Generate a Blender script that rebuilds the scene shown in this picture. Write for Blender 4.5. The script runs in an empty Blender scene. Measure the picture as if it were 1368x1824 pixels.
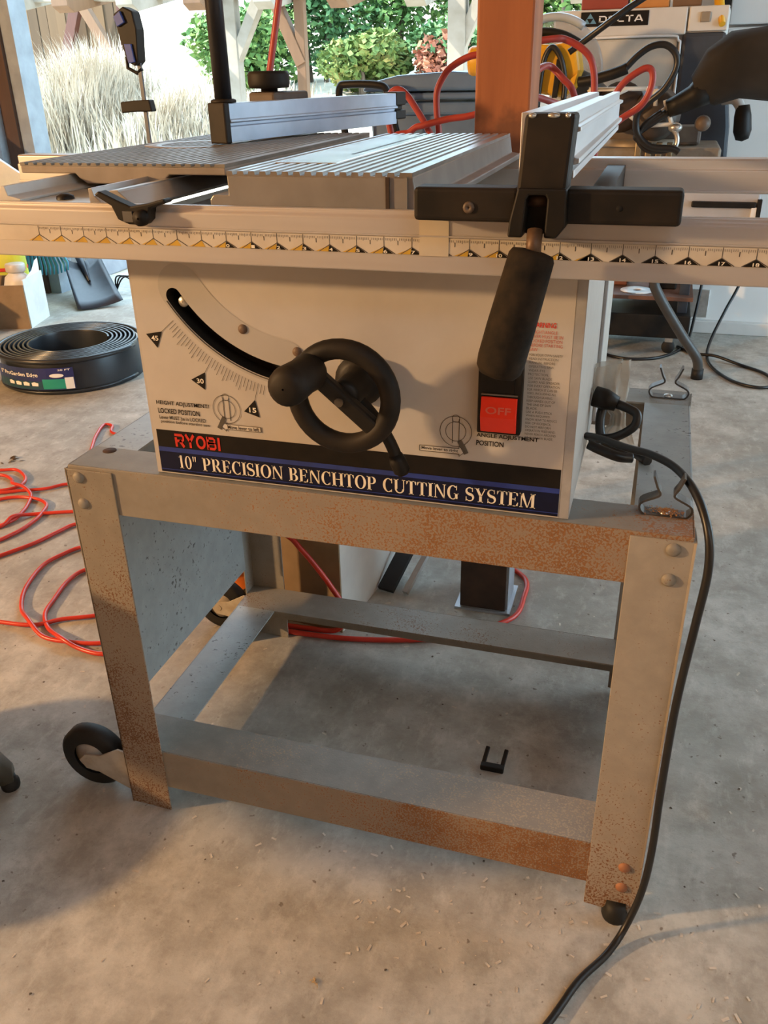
import bpy, bmesh, math, random
from mathutils import Vector, Matrix
random.seed(7)
scene = bpy.context.scene
COL = scene.collection
PI = math.pi

# ------------------------------------------------------------------ camera, world, lights, exposure
cam_d = bpy.data.cameras.new('camera'); cam = bpy.data.objects.new('camera', cam_d); COL.objects.link(cam)
cam_d.sensor_fit = 'VERTICAL'; cam_d.sensor_height = 36.0; cam_d.lens = 1532.78 / 1824 * 36.0
cam_d.clip_start = 0.02; cam_d.clip_end = 300
_ya, _pi, _ro = -0.3039, 0.4731, -0.0215
_f = Vector((math.sin(_ya)*math.cos(_pi), math.cos(_ya)*math.cos(_pi), -math.sin(_pi)))
_r = Vector((math.cos(_ya), -math.sin(_ya), 0)); _u = _r.cross(_f)
_r2 = math.cos(_ro)*_r + math.sin(_ro)*_u; _u2 = -math.sin(_ro)*_r + math.cos(_ro)*_u
_m = Matrix((( _r2.x, _u2.x, -_f.x, 0.6481), (_r2.y, _u2.y, -_f.y, -0.7950), (_r2.z, _u2.z, -_f.z, 0.9629), (0, 0, 0, 1)))
cam.matrix_world = _m
scene.camera = cam

world = bpy.data.worlds.new('sky'); scene.world = world; world.use_nodes = True
wb = world.node_tree.nodes['Background']
wb.inputs['Color'].default_value = (0.56, 0.80, 0.98, 1); wb.inputs['Strength'].default_value = 7.0

def add_light(name, kind, loc, energy, color, size=0.1, target=None):
    d = bpy.data.lights.new(name, kind); d.energy = energy; d.color = color
    if kind == 'POINT': d.shadow_soft_size = size
    if kind == 'AREA': d.size = size
    if kind == 'SPOT': d.shadow_soft_size = size; d.spot_size = math.radians(75); d.spot_blend = 0.6
    o = bpy.data.objects.new(name, d); COL.objects.link(o); o.location = loc
    if target is not None:
        o.rotation_euler = (Vector(target)-Vector(loc)).to_track_quat('-Z', 'Y').to_euler()
    return o
add_light('work_lamp_light', 'POINT', (-2.8, -1.47, 1.54), 640.0, (1.0, 0.60, 0.28), 0.09)
sun = add_light('sun', 'SUN', (-10, -4, 12), 15.0, (1.0, 0.92, 0.78), target=(0.0, 0.0, 2.0)); sun.data.angle = 0.02

vs = scene.view_settings
scene.display_settings.display_device = 'sRGB'
vs.view_transform = 'Standard'; vs.look = 'None'; vs.exposure = -0.12; vs.gamma = 1.0; vs.use_curve_mapping = False

# ------------------------------------------------------------------ materials
def _nt(name):
    m = bpy.data.materials.new(name); m.use_nodes = True
    nt = m.node_tree; b = nt.nodes['Principled BSDF']
    return m, nt, b
def _coord(nt, scale=(1, 1, 1)):
    tc = nt.nodes.new('ShaderNodeTexCoord'); mp = nt.nodes.new('ShaderNodeMapping')
    mp.inputs['Scale'].default_value = scale
    nt.links.new(tc.outputs['Object'], mp.inputs['Vector'])
    return mp.outputs['Vector']
def _noise(nt, vec, scale, detail=3.0, rough=0.55):
    n = nt.nodes.new('ShaderNodeTexNoise'); n.inputs['Scale'].default_value = scale
    n.inputs['Detail'].default_value = detail; n.inputs['Roughness'].default_value = rough
    nt.links.new(vec, n.inputs['Vector']); return n.outputs['Fac']
def _ramp(nt, fac, stops):
    r = nt.nodes.new('ShaderNodeValToRGB'); e = r.color_ramp.elements
    while len(e) < len(stops): e.new(0.5)
    for i, (p, c) in enumerate(stops):
        e[i].position = p; e[i].color = c if len(c) == 4 else (*c, 1)
    nt.links.new(fac, r.inputs['Fac']); return r.outputs['Color']
def _mix(nt, fac, a, b, mode='MIX'):
    n = nt.nodes.new('ShaderNodeMix'); n.data_type = 'RGBA'; n.blend_type = mode
    for s, v in ((0, fac), (6, a), (7, b)):
        if hasattr(v, 'is_output'): nt.links.new(v, n.inputs[s])
        elif s == 0: n.inputs[0].default_value = v
        else: n.inputs[s].default_value = (*v, 1) if len(v) == 3 else v
    return n.outputs[2]
def _math(nt, op, a, b=None, clamp=False):
    n = nt.nodes.new('ShaderNodeMath'); n.operation = op; n.use_clamp = clamp
    for i, v in enumerate((a, b)):
        if v is None: continue
        if hasattr(v, 'is_output'): nt.links.new(v, n.inputs[i])
        else: n.inputs[i].default_value = v
    return n.outputs[0]
def _bump(nt, b, h, strength, dist=0.001):
    n = nt.nodes.new('ShaderNodeBump'); n.inputs['Strength'].default_value = strength
    n.inputs['Distance'].default_value = dist
    nt.links.new(h, n.inputs['Height']); nt.links.new(n.outputs['Normal'], b.inputs['Normal'])
MATS = {}
def M(name, c1, c2=None, scale=20.0, rough=0.5, metal=0.0, bump=0.0, stretch=(1, 1, 1), spec=0.5, trans=0.0, alpha=1.0, emit=None):
    if name in MATS: return MATS[name]
    m, nt, b = _nt(name)
    b.inputs['Roughness'].default_value = rough; b.inputs['Metallic'].default_value = metal
    b.inputs['Specular IOR Level'].default_value = spec
    if c2 is None: c2 = tuple(x*0.86 for x in c1)
    v = _coord(nt, stretch); n = _noise(nt, v, scale)
    nt.links.new(_ramp(nt, n, [(0.35, c2), (0.65, c1)]), b.inputs['Base Color'])
    if bump: _bump(nt, b, n, bump)
    if trans: b.inputs['Transmission Weight'].default_value = trans
    if alpha < 1: b.inputs['Alpha'].default_value = alpha
    MATS[name] = m; return m
def rusty(name, base, rust1, rust2, thresh, mask_x=None, metal=0.0, rough=0.55, speck=380.0):
    """painted sheet steel with rust specks; mask_x=(x0,x1): rust grows along X between those"""
    m, nt, b = _nt(name); v = _coord(nt)
    fine = _noise(nt, v, speck, 2.0); big = _noise(nt, v, 9.0, 3.0); mid = _noise(nt, v, 40.0, 4.0)
    f = _math(nt, 'ADD', fine, _math(nt, 'MULTIPLY', big, 0.45))
    f = _math(nt, 'ADD', f, _math(nt, 'MULTIPLY', mid, 0.30))
    if mask_x:
        sx = nt.nodes.new('ShaderNodeSeparateXYZ'); nt.links.new(v, sx.inputs[0])
        mr = nt.nodes.new('ShaderNodeMapRange'); mr.inputs[1].default_value = mask_x[0]; mr.inputs[2].default_value = mask_x[1]
        mr.inputs[3].default_value = 0.0; mr.inputs[4].default_value = mask_x[2]; mr.clamp = True
        nt.links.new(sx.outputs[mask_x[3]], mr.inputs[0]); f = _math(nt, 'ADD', f, mr.outputs[0])
    fac = _ramp(nt, _math(nt, 'MULTIPLY', f, 0.5), [((thresh-0.04)/2, (0, 0, 0)), ((thresh+0.05)/2, (1, 1, 1))])
    rc = _ramp(nt, fine, [(0.35, rust2), (0.62, rust1)])
    bc = _ramp(nt, mid, [(0.3, tuple(x*0.82 for x in base)), (0.7, base)])
    if mask_x: bc = _mix(nt, _math(nt, 'MULTIPLY', mr.outputs[0], 2.6, True), bc, tuple(0.45*a_+0.55*b_ for a_, b_ in zip(base, (0.34, 0.17, 0.06))))
    nt.links.new(_mix(nt, fac, bc, rc), b.inputs['Base Color'])
    b.inputs['Metallic'].default_value = metal; b.inputs['Roughness'].default_value = rough
    _bump(nt, b, f, 0.25, 0.0008); MATS[name] = m; return m
def concrete():
    m, nt, b = _nt('concrete'); v = _coord(nt)
    big = _noise(nt, v, 2.2, 6.0, 0.62); mid = _noise(nt, v, 11.0, 8.0, 0.70); fine = _noise(nt, v, 95.0, 5.0, 0.75); sp = _noise(nt, v, 70.0, 2.0); smear = _noise(nt, _coord(nt, (1.0, 0.45, 1.0)), 38.0, 6.0, 0.72)
    c = _ramp(nt, big, [(0.36, (0.32, 0.305, 0.265)), (0.64, (0.52, 0.50, 0.445))])
    c = _mix(nt, _ramp(nt, mid, [(0.38, (0.75, 0.75, 0.75)), (0.60, (0, 0, 0))]), c, (0.25, 0.228, 0.19))
    c = _mix(nt, _ramp(nt, smear, [(0.52, (0, 0, 0)), (0.72, (0.45, 0.45, 0.45))]), c, (0.64, 0.615, 0.555))
    c = _mix(nt, _ramp(nt, fine, [(0.58, (0, 0, 0)), (0.74, (0.6, 0.6, 0.6))]), c, (0.24, 0.215, 0.175))
    c = _mix(nt, _ramp(nt, sp, [(0.69, (0, 0, 0)), (0.74, (0.85, 0.85, 0.85))]), c, (0.15, 0.12, 0.09))
    nt.links.new(c, b.inputs['Base Color']); b.inputs['Roughness'].default_value = 0.72
    _bump(nt, b, _math(nt, 'ADD', mid, fine), 0.35, 0.002); MATS['concrete'] = m; return m
def wood(name, c1, c2, axis='z', scale=14.0, rough=0.65):
    st = {'z': (1, 1, 0.07), 'x': (0.07, 1, 1), 'y': (1, 0.07, 1)}[axis]
    m, nt, b = _nt(name); v = _coord(nt, st)
    g = _noise(nt, v, scale, 5.0, 0.6); g2 = _noise(nt, v, scale*8, 3.0)
    c = _ramp(nt, g, [(0.3, c2), (0.7, c1)])
    c = _mix(nt, _ramp(nt, g2, [(0.5, (0, 0, 0)), (0.7, (0.5, 0.5, 0.5))]), c, c2)
    nt.links.new(c, b.inputs['Base Color']); b.inputs['Roughness'].default_value = rough
    _bump(nt, b, g2, 0.3, 0.001); MATS[name] = m; return m
def leafmat(name, c1, c2, c3, scale=3.0):
    m, nt, b = _nt(name); v = _coord(nt); n = _noise(nt, v, scale, 4.0, 0.8)
    nt.links.new(_ramp(nt, n, [(0.3, c2), (0.5, c1), (0.72, c3)]), b.inputs['Base Color'])
    b.inputs['Roughness'].default_value = 0.7
    MATS[name] = m; return m

CONC = concrete()
STEEL = rusty('stand_paint', (0.27, 0.25, 0.215), (0.16, 0.075, 0.03), (0.08, 0.035, 0.015), 1.06)
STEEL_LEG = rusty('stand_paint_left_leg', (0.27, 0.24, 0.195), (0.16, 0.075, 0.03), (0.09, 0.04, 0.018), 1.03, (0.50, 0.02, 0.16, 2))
STEEL_FRONT = rusty('stand_paint_front_rail', (0.28, 0.255, 0.215), (0.28, 0.125, 0.04), (0.10, 0.040, 0.014), 1.07, (-0.22, 0.14, 0.20, 0))
STEEL_LOW = rusty('stand_paint_lower_rail', (0.27, 0.24, 0.195), (0.26, 0.11, 0.033), (0.10, 0.042, 0.015), 1.05, (-0.20, 0.24, 0.22, 0))
GREEN_STEEL = rusty('stand_paint_side', (0.31, 0.33, 0.32), (0.07, 0.065, 0.06), (0.035, 0.03, 0.03), 1.07, rough=0.4, speck=150.0)
PAINT = M('cabinet_paint', (0.50, 0.47, 0.43), (0.47, 0.44, 0.40), 60, 0.45)
PANEL = M('panel_print_grey', (0.52, 0.49, 0.445), (0.49, 0.46, 0.415), 30, 0.42)
PLATE = M('panel_sector_grey', (0.44, 0.42, 0.385), (0.42, 0.40, 0.365), 30, 0.42)
EDGE = M('panel_edge', (0.42, 0.42, 0.42), (0.36, 0.36, 0.36), 60, 0.4, 0.2)
ALU = M('aluminium', (0.60, 0.59, 0.58), (0.50, 0.48, 0.47), 25, 0.42, 0.5, 0.03, (0.1, 1, 1))
ALU_Y = M('aluminium_fence', (0.74, 0.76, 0.79), (0.62, 0.64, 0.67), 25, 0.36, 0.75, 0.03, (1, 0.1, 1))
ALU_DULL = M('aluminium_table', (0.30, 0.29, 0.275), (0.25, 0.24, 0.225), 25, 0.42, 0.35, 0.03)
ALU_RIB = M('aluminium_table_ribs', (0.42, 0.42, 0.42), (0.32, 0.32, 0.31), 40, 0.30, 0.8, 0.02)
BLACK = M('black_plastic', (0.007, 0.0065, 0.006), (0.013, 0.011, 0.009), 30, 0.5, spec=0.28)
BLACK_DUST = M('dusty_black_plastic', (0.0075, 0.0065, 0.0055), (0.022, 0.016, 0.011), 22, 0.6, bump=0.1, spec=0.28)
FOAM = M('black_foam_grip', (0.010, 0.0085, 0.007), (0.028, 0.020, 0.013), 60, 0.85, bump=0.4, spec=0.2)
RUBBER = M('black_rubber', (0.010, 0.010, 0.010), (0.016, 0.016, 0.015), 40, 0.6, spec=0.35)
CORD = M('black_cord', (0.008, 0.008, 0.009), (0.012, 0.012, 0.012), 40, 0.38)
BLK_PRINT = M('black_print', (0.007, 0.006, 0.0055), (0.011, 0.009, 0.0075), 60, 0.42, spec=0.25)
NAVY = M('blue_print', (0.02, 0.045, 0.27), (0.015, 0.035, 0.2), 60, 0.38)
NAVY2 = M('dark_blue_print', (0.005, 0.008, 0.035), (0.004, 0.006, 0.026), 60, 0.42, spec=0.25)
WHITE_PRINT = M('cream_print', (0.85, 0.80, 0.68), (0.80, 0.75, 0.62), 80, 0.45)
RED_PRINT = M('red_print', (0.62, 0.03, 0.015), (0.55, 0.025, 0.012), 60, 0.42)
RED_SWITCH = M('red_switch', (0.85, 0.035, 0.012), (0.80, 0.03, 0.01), 60, 0.35)
INK = M('grey_ink', (0.07, 0.06, 0.05), (0.09, 0.08, 0.065), 60, 0.5)
INK_RED = M('faded_red_ink', (0.60, 0.15, 0.10), (0.50, 0.13, 0.09), 60, 0.5)
TAPE = M('ruler_tape', (0.62, 0.57, 0.48), (0.52, 0.46, 0.37), 25, 0.5)
YELLOW_PRINT = M('yellow_print', (0.62, 0.38, 0.04), (0.50, 0.30, 0.03), 40, 0.5)
RED_HOSE = M('red_hose', (0.62, 0.045, 0.025), (0.52, 0.035, 0.02), 20, 0.35)
POSTWOOD = wood('fir_post', (0.46, 0.165, 0.06), (0.27, 0.085, 0.03), scale=18.0)
ZINC = M('zinc_bright', (0.62, 0.62, 0.60), (0.5, 0.5, 0.48), 60, 0.35, 0.85)
SPRING = M('spring_steel', (0.10, 0.10, 0.10), (0.16, 0.15, 0.14), 50, 0.4, 0.7)
CARD = M('cardboard', (0.27, 0.185, 0.105), (0.23, 0.155, 0.085), 20, 0.85)
CARD_PALE = M('pale_cardboard', (0.60, 0.56, 0.50), (0.54, 0.50, 0.45), 12, 0.8)
WHITE = M('white_plastic', (0.80, 0.80, 0.78), (0.74, 0.74, 0.73), 15, 0.4)
WALLW = M('white_wall', (0.82, 0.81, 0.78), (0.74, 0.73, 0.70), 3, 0.8)
DARKWOOD = wood('dark_boards', (0.095, 0.045, 0.025), (0.05, 0.025, 0.014))
GALV = M('galvanised', (0.50, 0.56, 0.62), (0.40, 0.45, 0.5), 14, 0.4, 0.7)
TEAL = M('teal_plastic', (0.03, 0.26, 0.42), (0.025, 0.21, 0.35), 20, 0.4)
BIN = M('blue_grey_plastic', (0.11, 0.19, 0.32), (0.085, 0.15, 0.26), 10, 0.28)
SAW_YELLOW = M('saw_yellow', (0.75, 0.40, 0.015), (0.68, 0.35, 0.012), 20, 0.4)
MACH = M('machine_grey', (0.60, 0.585, 0.54), (0.52, 0.51, 0.47), 12, 0.5)
MACH_DK = M('machine_dark', (0.045, 0.055, 0.07), (0.035, 0.04, 0.05), 12, 0.45)
CLOTH = M('black_cloth', (0.012, 0.011, 0.010), (0.03, 0.026, 0.022), 6, 0.95)
ORANGE = M('orange_plastic', (0.80, 0.20, 0.02), (0.74, 0.18, 0.015), 20, 0.4)

# ------------------------------------------------------------------ mesh builder
def org(o):
    v = Vector((0, 0, 0))
    while o is not None:
        v += o.location; o = o.parent
    return v
def tag(o, label=None, cat=None, group=None, kind=None):
    if label: o['label'] = label
    if cat: o['category'] = cat
    if group: o['group'] = group
    if kind: o['kind'] = kind
    return o
def thing(name, label, cat, loc, group=None):
    o = bpy.data.objects.new(name, None); COL.objects.link(o); o.location = loc
    o.empty_display_size = 0.05
    return tag(o, label, cat, group)
class MB:
    def __init__(s): s.v = []; s.f = []; s.sm = []
    def add(s, vs, fs, smooth=False):
        n = len(s.v); s.v += [tuple(p) for p in vs]
        for f in fs: s.f.append(tuple(i+n for i in f)); s.sm.append(smooth)
        return s
    def box(s, x0, x1, y0, y1, z0, z1, rot=None, piv=None):
        vs = [Vector((x, y, z)) for z in (z0, z1) for x, y in ((x0, y0), (x1, y0), (x1, y1), (x0, y1))]
        if rot is not None:
            c = Vector(piv) if piv is not None else sum(vs, Vector())/8
            vs = [c + rot @ (p-c) for p in vs]
        return s.add(vs, [(3, 2, 1, 0), (4, 5, 6, 7), (0, 1, 5, 4), (1, 2, 6, 5), (2, 3, 7, 6), (3, 0, 4, 7)])
    def bar(s, p, q, w, h, up=(0, 0, 1)):
        p = Vector(p); q = Vector(q); d = (q-p).normalized(); u = Vector(up)
        a = d.cross(u).normalized()*w/2; b = a.cross(d).normalized()*h/2
        vs = [p-a-b, p+a-b, p+a+b, p-a+b, q-a-b, q+a-b, q+a+b, q-a+b]
        return s.add(vs, [(3, 2, 1, 0), (4, 5, 6, 7), (0, 1, 5, 4), (1, 2, 6, 5), (2, 3, 7, 6), (3, 0, 4, 7)])
    def tube(s, pts, r, n=10, cap=True, closed=False):
        pts = [Vector(p) for p in pts]; m = len(pts)
        rr = r if isinstance(r, (list, tuple)) else [r]*m
        vs = []; t0 = (pts[1]-pts[0]).normalized()
        ref = Vector((0, 0, 1)) if abs(t0.z) < 0.9 else Vector((1, 0, 0))
        nrm = t0.cross(ref).normalized()
        for i in range(m):
            if closed: t = (pts[(i+1) % m]-pts[i-1]).normalized()
            else: t = (pts[min(i+1, m-1)]-pts[max(i-1, 0)]).normalized()
            nrm = (nrm - t*nrm.dot(t)).normalized(); b = t.cross(nrm)
            for k in range(n):
                a = 2*PI*k/n; vs.append(pts[i]+(nrm*math.cos(a)+b*math.sin(a))*rr[i])
        fs = []
        for i in range(m if closed else m-1):
            j = (i+1) % m
            for k in range(n):
                l = (k+1) % n; fs.append((i*n+k, i*n+l, j*n+l, j*n+k))
        s.add(vs, fs, True)
        if cap and not closed:
            s.add(vs[:n], [tuple(range(n-1, -1, -1))]); s.add(vs[-n:], [tuple(range(n))])
        return s
    def cyl(s, p, q, r, n=20, r2=None):
        return s.tube([p, q], [r, r if r2 is None else r2], n)
    def lathe(s, c, axis, prof, n=24, smooth=True):
        """prof: list of (radius, height along axis)"""
        c = Vector(c); ax = Vector(axis).normalized()
        ref = Vector((0, 0, 1)) if abs(ax.z) < 0.9 else Vector((1, 0, 0))
        a = ax.cross(ref).normalized(); b = ax.cross(a)
        vs = []; fs = []
        for r, h in prof:
            for k in range(n):
                t = 2*PI*k/n; vs.append(c+ax*h+(a*math.cos(t)+b*math.sin(t))*r)
        for i in range(len(prof)-1):
            for k in range(n):
                l = (k+1) % n; fs.append((i*n+k, (i+1)*n+k, (i+1)*n+l, i*n+l))
        return s.add(vs, fs, smooth)
    def prism(s, poly, axis, a0, a1):
        """poly: 2D points; axis 'x' (y,z), 'y' (x,z), 'z' (x,y)"""
        def P(u, w, a): return {'x': (a, u, w), 'y': (u, a, w), 'z': (u, w, a)}[axis]
        n = len(poly); vs = [P(u, w, a0) for u, w in poly]+[P(u, w, a1) for u, w in poly]
        fs = [tuple(range(n)), tuple(range(2*n-1, n-1, -1))]+[(i, i+n, (i+1) % n+n, (i+1) % n) for i in range(n)]
        return s.add(vs, fs)
    def ball(s, c, rx, ry, rz, n=14, m=8):
        vs = []; fs = []
        for i in range(m+1):
            t = PI*i/m
            for k in range(n):
                a = 2*PI*k/n
                vs.append((c[0]+rx*math.sin(t)*math.cos(a), c[1]+ry*math.sin(t)*math.sin(a), c[2]+rz*math.cos(t)))
        for i in range(m):
            for k in range(n):
                l = (k+1) % n; fs.append((i*n+k, (i+1)*n+k, (i+1)*n+l, i*n+l))
        return s.add(vs, fs, True)
    def poly(s, pts): return s.add(pts, [tuple(range(len(pts)))])
    def build(s, name, mat, parent=None, bevel=0.0, seg=2, loc=None, recalc=True):
        me = bpy.data.meshes.new(name)
        o = bpy.data.objects.new(name, me); COL.objects.link(o)
        if loc is not None: o.location = loc
        if parent is not None: o.parent = parent
        off = org(o)
        me.from_pydata([Vector(p)-off for p in s.v], [], s.f)
        for p, q in zip(me.polygons, s.sm): p.use_smooth = q
        if recalc:
            bm = bmesh.new(); bm.from_mesh(me)
            bmesh.ops.remove_doubles(bm, verts=bm.verts, dist=1e-6)
            bmesh.ops.recalc_face_normals(bm, faces=bm.faces); bm.to_mesh(me); bm.free()
        mats = mat if isinstance(mat, (list, tuple)) else [mat]
        for x in mats: me.materials.append(x)
        if bevel:
            b = o.modifiers.new('bevel', 'BEVEL'); b.width = bevel; b.segments = seg
            b.limit_method = 'ANGLE'; b.angle_limit = math.radians(40)
        return o
def spline(pts, sub=8, closed=False):
    P = [Vector(p) for p in pts]; out = []; n = len(P)
    for i in range(n if closed else n-1):
        if closed: a, b, c, d = P[i-1], P[i], P[(i+1) % n], P[(i+2) % n]
        else: a, b, c, d = P[max(i-1, 0)], P[i], P[i+1], P[min(i+2, n-1)]
        for k in range(sub):
            t = k/sub
            out.append(0.5*((2*b)+(c-a)*t+(2*a-5*b+4*c-d)*t*t+(3*b-a-3*c+d)*t**3))
    if not closed: out.append(P[-1])
    return out
def hollow_box(mb, x0, x1, y0, y1, z0, z1, t):
    mb.box(x0, x1, y0, y1, z0, z0+t); mb.box(x0, x0+t, y0, y1, z0, z1); mb.box(x1-t, x1, y0, y1, z0, z1)
    mb.box(x0, x1, y0, y0+t, z0, z1); mb.box(x0, x1, y1-t, y1, z0, z1)

# ---- lettering -----------------------------------------------------------------------------------
def font_mesh(body, fat=0.018):
    c = bpy.data.curves.new('lettering', 'FONT'); c.body = body; c.resolution_u = 3; c.offset = fat
    o = bpy.data.objects.new('lettering', c); COL.objects.link(o)
    bpy.context.view_layer.update()
    dg = bpy.context.evaluated_depsgraph_get()
    me = bpy.data.meshes.new_from_object(o.evaluated_get(dg))
    vs = [tuple(v.co) for v in me.vertices]; fs = [tuple(p.vertices) for p in me.polygons]
    bpy.data.objects.remove(o); bpy.data.curves.remove(c); bpy.data.meshes.remove(me)
    return vs, fs
def fit2d(vs, x0, x1, z0, z1, slant=0.0):
    ax = min(v[0] for v in vs); bx = max(v[0] for v in vs); ay = min(v[1] for v in vs); by = max(v[1] for v in vs)
    return [(x0+(v[0]-ax)/max(bx-ax, 1e-9)*(x1-x0), z0+(v[1]-ay)/max(by-ay, 1e-9)*(z1-z0)) for v in vs]
def text(mb, body, x0, x1, z0, z1, y, fat=0.018):
    vs, fs = font_mesh(body, fat); p = fit2d(vs, x0, x1, z0, z1)
    mb.add([(a, y, b) for a, b in p], fs); return mb
# serif capitals, cap height 1: list of polygons
SH = 0.045
def q(x0, y0, x1, y1): return [(x0, y0), (x1, y0), (x1, y1), (x0, y1)]
def stem(x, w, y0=0, y1=1, sb=True, st=True, e=0.075):
    r = [q(x, y0, x+w, y1)]
    if sb: r.append(q(x-e, y0, x+w+e, y0+SH))
    if st: r.append(q(x-e, y1-SH, x+w+e, y1))
    return r
def bowl(cx, cy, rx, ry, a0, a1, th, tv, n=14):
    out = []
    for i in range(n):
        t0 = math.radians(a0+(a1-a0)*i/n); t1 = math.radians(a0+(a1-a0)*(i+1)/n)
        o = lambda t: (cx+rx*math.cos(t), cy+ry*math.sin(t))
        k = lambda t: (cx+(rx-th)*math.cos(t), cy+(ry-tv)*math.sin(t))
        out.append([o(t0), o(t1), k(t1), k(t0)])
    return out
def stroke(p0, p1, w):
    (x0, y0), (x1, y1) = p0, p1
    return [[(x0-w/2, y0), (x0+w/2, y0), (x1+w/2, y1), (x1-w/2, y1)]]
def path(pts, ws):
    out = []; V = [Vector((a, b)) for a, b in pts]; L = []
    for i in range(len(V)):
        t = (V[min(i+1, len(V)-1)]-V[max(i-1, 0)]).normalized(); nn = Vector((-t.y, t.x))*ws[i]/2
        L.append((V[i]+nn, V[i]-nn))
    for i in range(len(L)-1): out.append([tuple(L[i][0]), tuple(L[i+1][0]), tuple(L[i+1][1]), tuple(L[i][1])])
    return out
W_ = 0.17
def _S():
    pts = []; ws = []
    for i in range(25):
        t = i/24
        if t < 0.5: a = math.radians(35+t*2*235); pts.append((0.27+0.21*math.cos(a), 0.745+0.225*math.sin(a)))
        else: a = math.radians(90-(t-0.5)*2*235); pts.append((0.27+0.23*math.cos(a), 0.265+0.235*math.sin(a)))
        ws.append(0.06+0.13*math.exp(-((t-0.5)/0.22)**2))
    return path(pts, ws)+[q(0.42, 0.70, 0.47, 0.98), q(0.03, 0.02, 0.08, 0.32)]
SER = {
 'P': (0.66, stem(0.08, W_)+[q(0.2, 0.95, 0.36, 1.0), q(0.2, 0.44, 0.36, 0.49)]+bowl(0.34, 0.72, 0.28, 0.28, -90, 90, 0.16, 0.05)),
 'R': (0.76, stem(0.08, W_)+[q(0.2, 0.95, 0.36, 1.0), q(0.2, 0.46, 0.36, 0.51)]+bowl(0.34, 0.73, 0.27, 0.27, -90, 90, 0.16, 0.05)+stroke((0.64, 0), (0.36, 0.5), 0.17)+[q(0.56, 0, 0.78, SH)]),
 'E': (0.68, stem(0.08, W_)+[q(0.2, 0.95, 0.6, 1.0), q(0.2, 0.0, 0.62, 0.05), q(0.2, 0.48, 0.46, 0.53), [(0.6, 1), (0.6, 0.74), (0.56, 0.74), (0.45, 1)], [(0.62, 0), (0.64, 0.28), (0.6, 0.28), (0.48, 0)], q(0.43, 0.38, 0.47, 0.63)]),
 'C': (0.72, bowl(0.40, 0.5, 0.37, 0.51, 50, 310, 0.17, 0.05, 20)+[q(0.60, 0.66, 0.65, 1.0), q(0.60, 0.02, 0.63, 0.22)]),
 'I': (0.36, stem(0.09, W_)),
 'O': (0.80, bowl(0.40, 0.5, 0.38, 0.51, 0, 360, 0.17, 0.05, 28)),
 '0': (0.56, bowl(0.27, 0.5, 0.25, 0.51, 0, 360, 0.13, 0.05, 28)),
 '1': (0.46, stem(0.16, 0.15, st=False)+[[(0.02, 0.86), (0.16, 0.9), (0.31, 1.0), (0.2, 0.84)]]),
 '"': (0.36, [[(0.04, 1), (0.14, 1), (0.11, 0.62), (0.07, 0.62)], [(0.2, 1), (0.3, 1), (0.27, 0.62), (0.23, 0.62)]]),
 'N': (0.82, stem(0.10, 0.06)+stem(0.66, 0.06, sb=False)+[[(0.06, 1), (0.24, 1), (0.74, 0), (0.64, 0)]]),
 'B': (0.70, stem(0.08, W_)+[q(0.2, 0.95, 0.36, 1.0), q(0.2, 0.49, 0.38, 0.54), q(0.2, 0, 0.36, 0.05)]+bowl(0.34, 0.755, 0.25, 0.245, -90, 90, 0.15, 0.05)+bowl(0.35, 0.27, 0.30, 0.27, -90, 90, 0.17, 0.05)),
 'H': (0.84, stem(0.08, W_)+stem(0.58, W_)+[q(0.2, 0.48, 0.6, 0.53)]),
 'T': (0.68, stem(0.255, W_, st=False)+[q(0.02, 0.95, 0.66, 1.0), [(0.02, 1), (0.02, 0.72), (0.05, 0.72), (0.16, 1)], [(0.66, 1), (0.66, 0.72), (0.63, 0.72), (0.52, 1)]]),
 'U': (0.80, stem(0.08, W_, y0=0.3, sb=False)+stem(0.64, 0.06, y0=0.3, sb=False)+bowl(0.39, 0.31, 0.31, 0.32, 180, 360, 0.12, 0.07)),
 'G': (0.80, bowl(0.40, 0.5, 0.37, 0.51, 50, 310, 0.17, 0.05, 20)+[q(0.60, 0.68, 0.65, 1.0), q(0.54, 0.05, 0.70, 0.45), q(0.46, 0.41, 0.77, 0.45)]),
 'Y': (0.76, stem(0.29, W_, y1=0.48, st=False)+[[(0.04, 1), (0.22, 1), (0.46, 0.44), (0.29, 0.44)], [(0.62, 1), (0.69, 1), (0.44, 0.40), (0.40, 0.46)], q(-0.02, 0.955, 0.28, 1), q(0.54, 0.955, 0.76, 1)]),
 'M': (0.98, stem(0.09, 0.06, st=False)+stem(0.74, W_)+[[(0.04, 1), (0.25, 1), (0.53, 0.0), (0.46, 0.0)], [(0.74, 1), (0.80, 1), (0.53, 0.0), (0.48, 0.0)], q(-0.0, 0.955, 0.2, 1)]),
 'S': (0.56, _S()), ' ': (0.34, []),
}
def serif(mb, body, x0, x1, z0, z1, y):
    pos = 0; polys = []
    for i, ch in enumerate(body):
        w, pl = SER[ch]; b = 1.0
        if i == 0 or True:
            for p in pl: polys.append([(pos+a*b, c) for a, c in p])
        pos += w*b+0.03
    k = (x1-x0)/pos
    for p in polys: mb.poly([(x0+a*k, y, z0+c*(z1-z0)) for a, c in p])
    return mb
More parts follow.
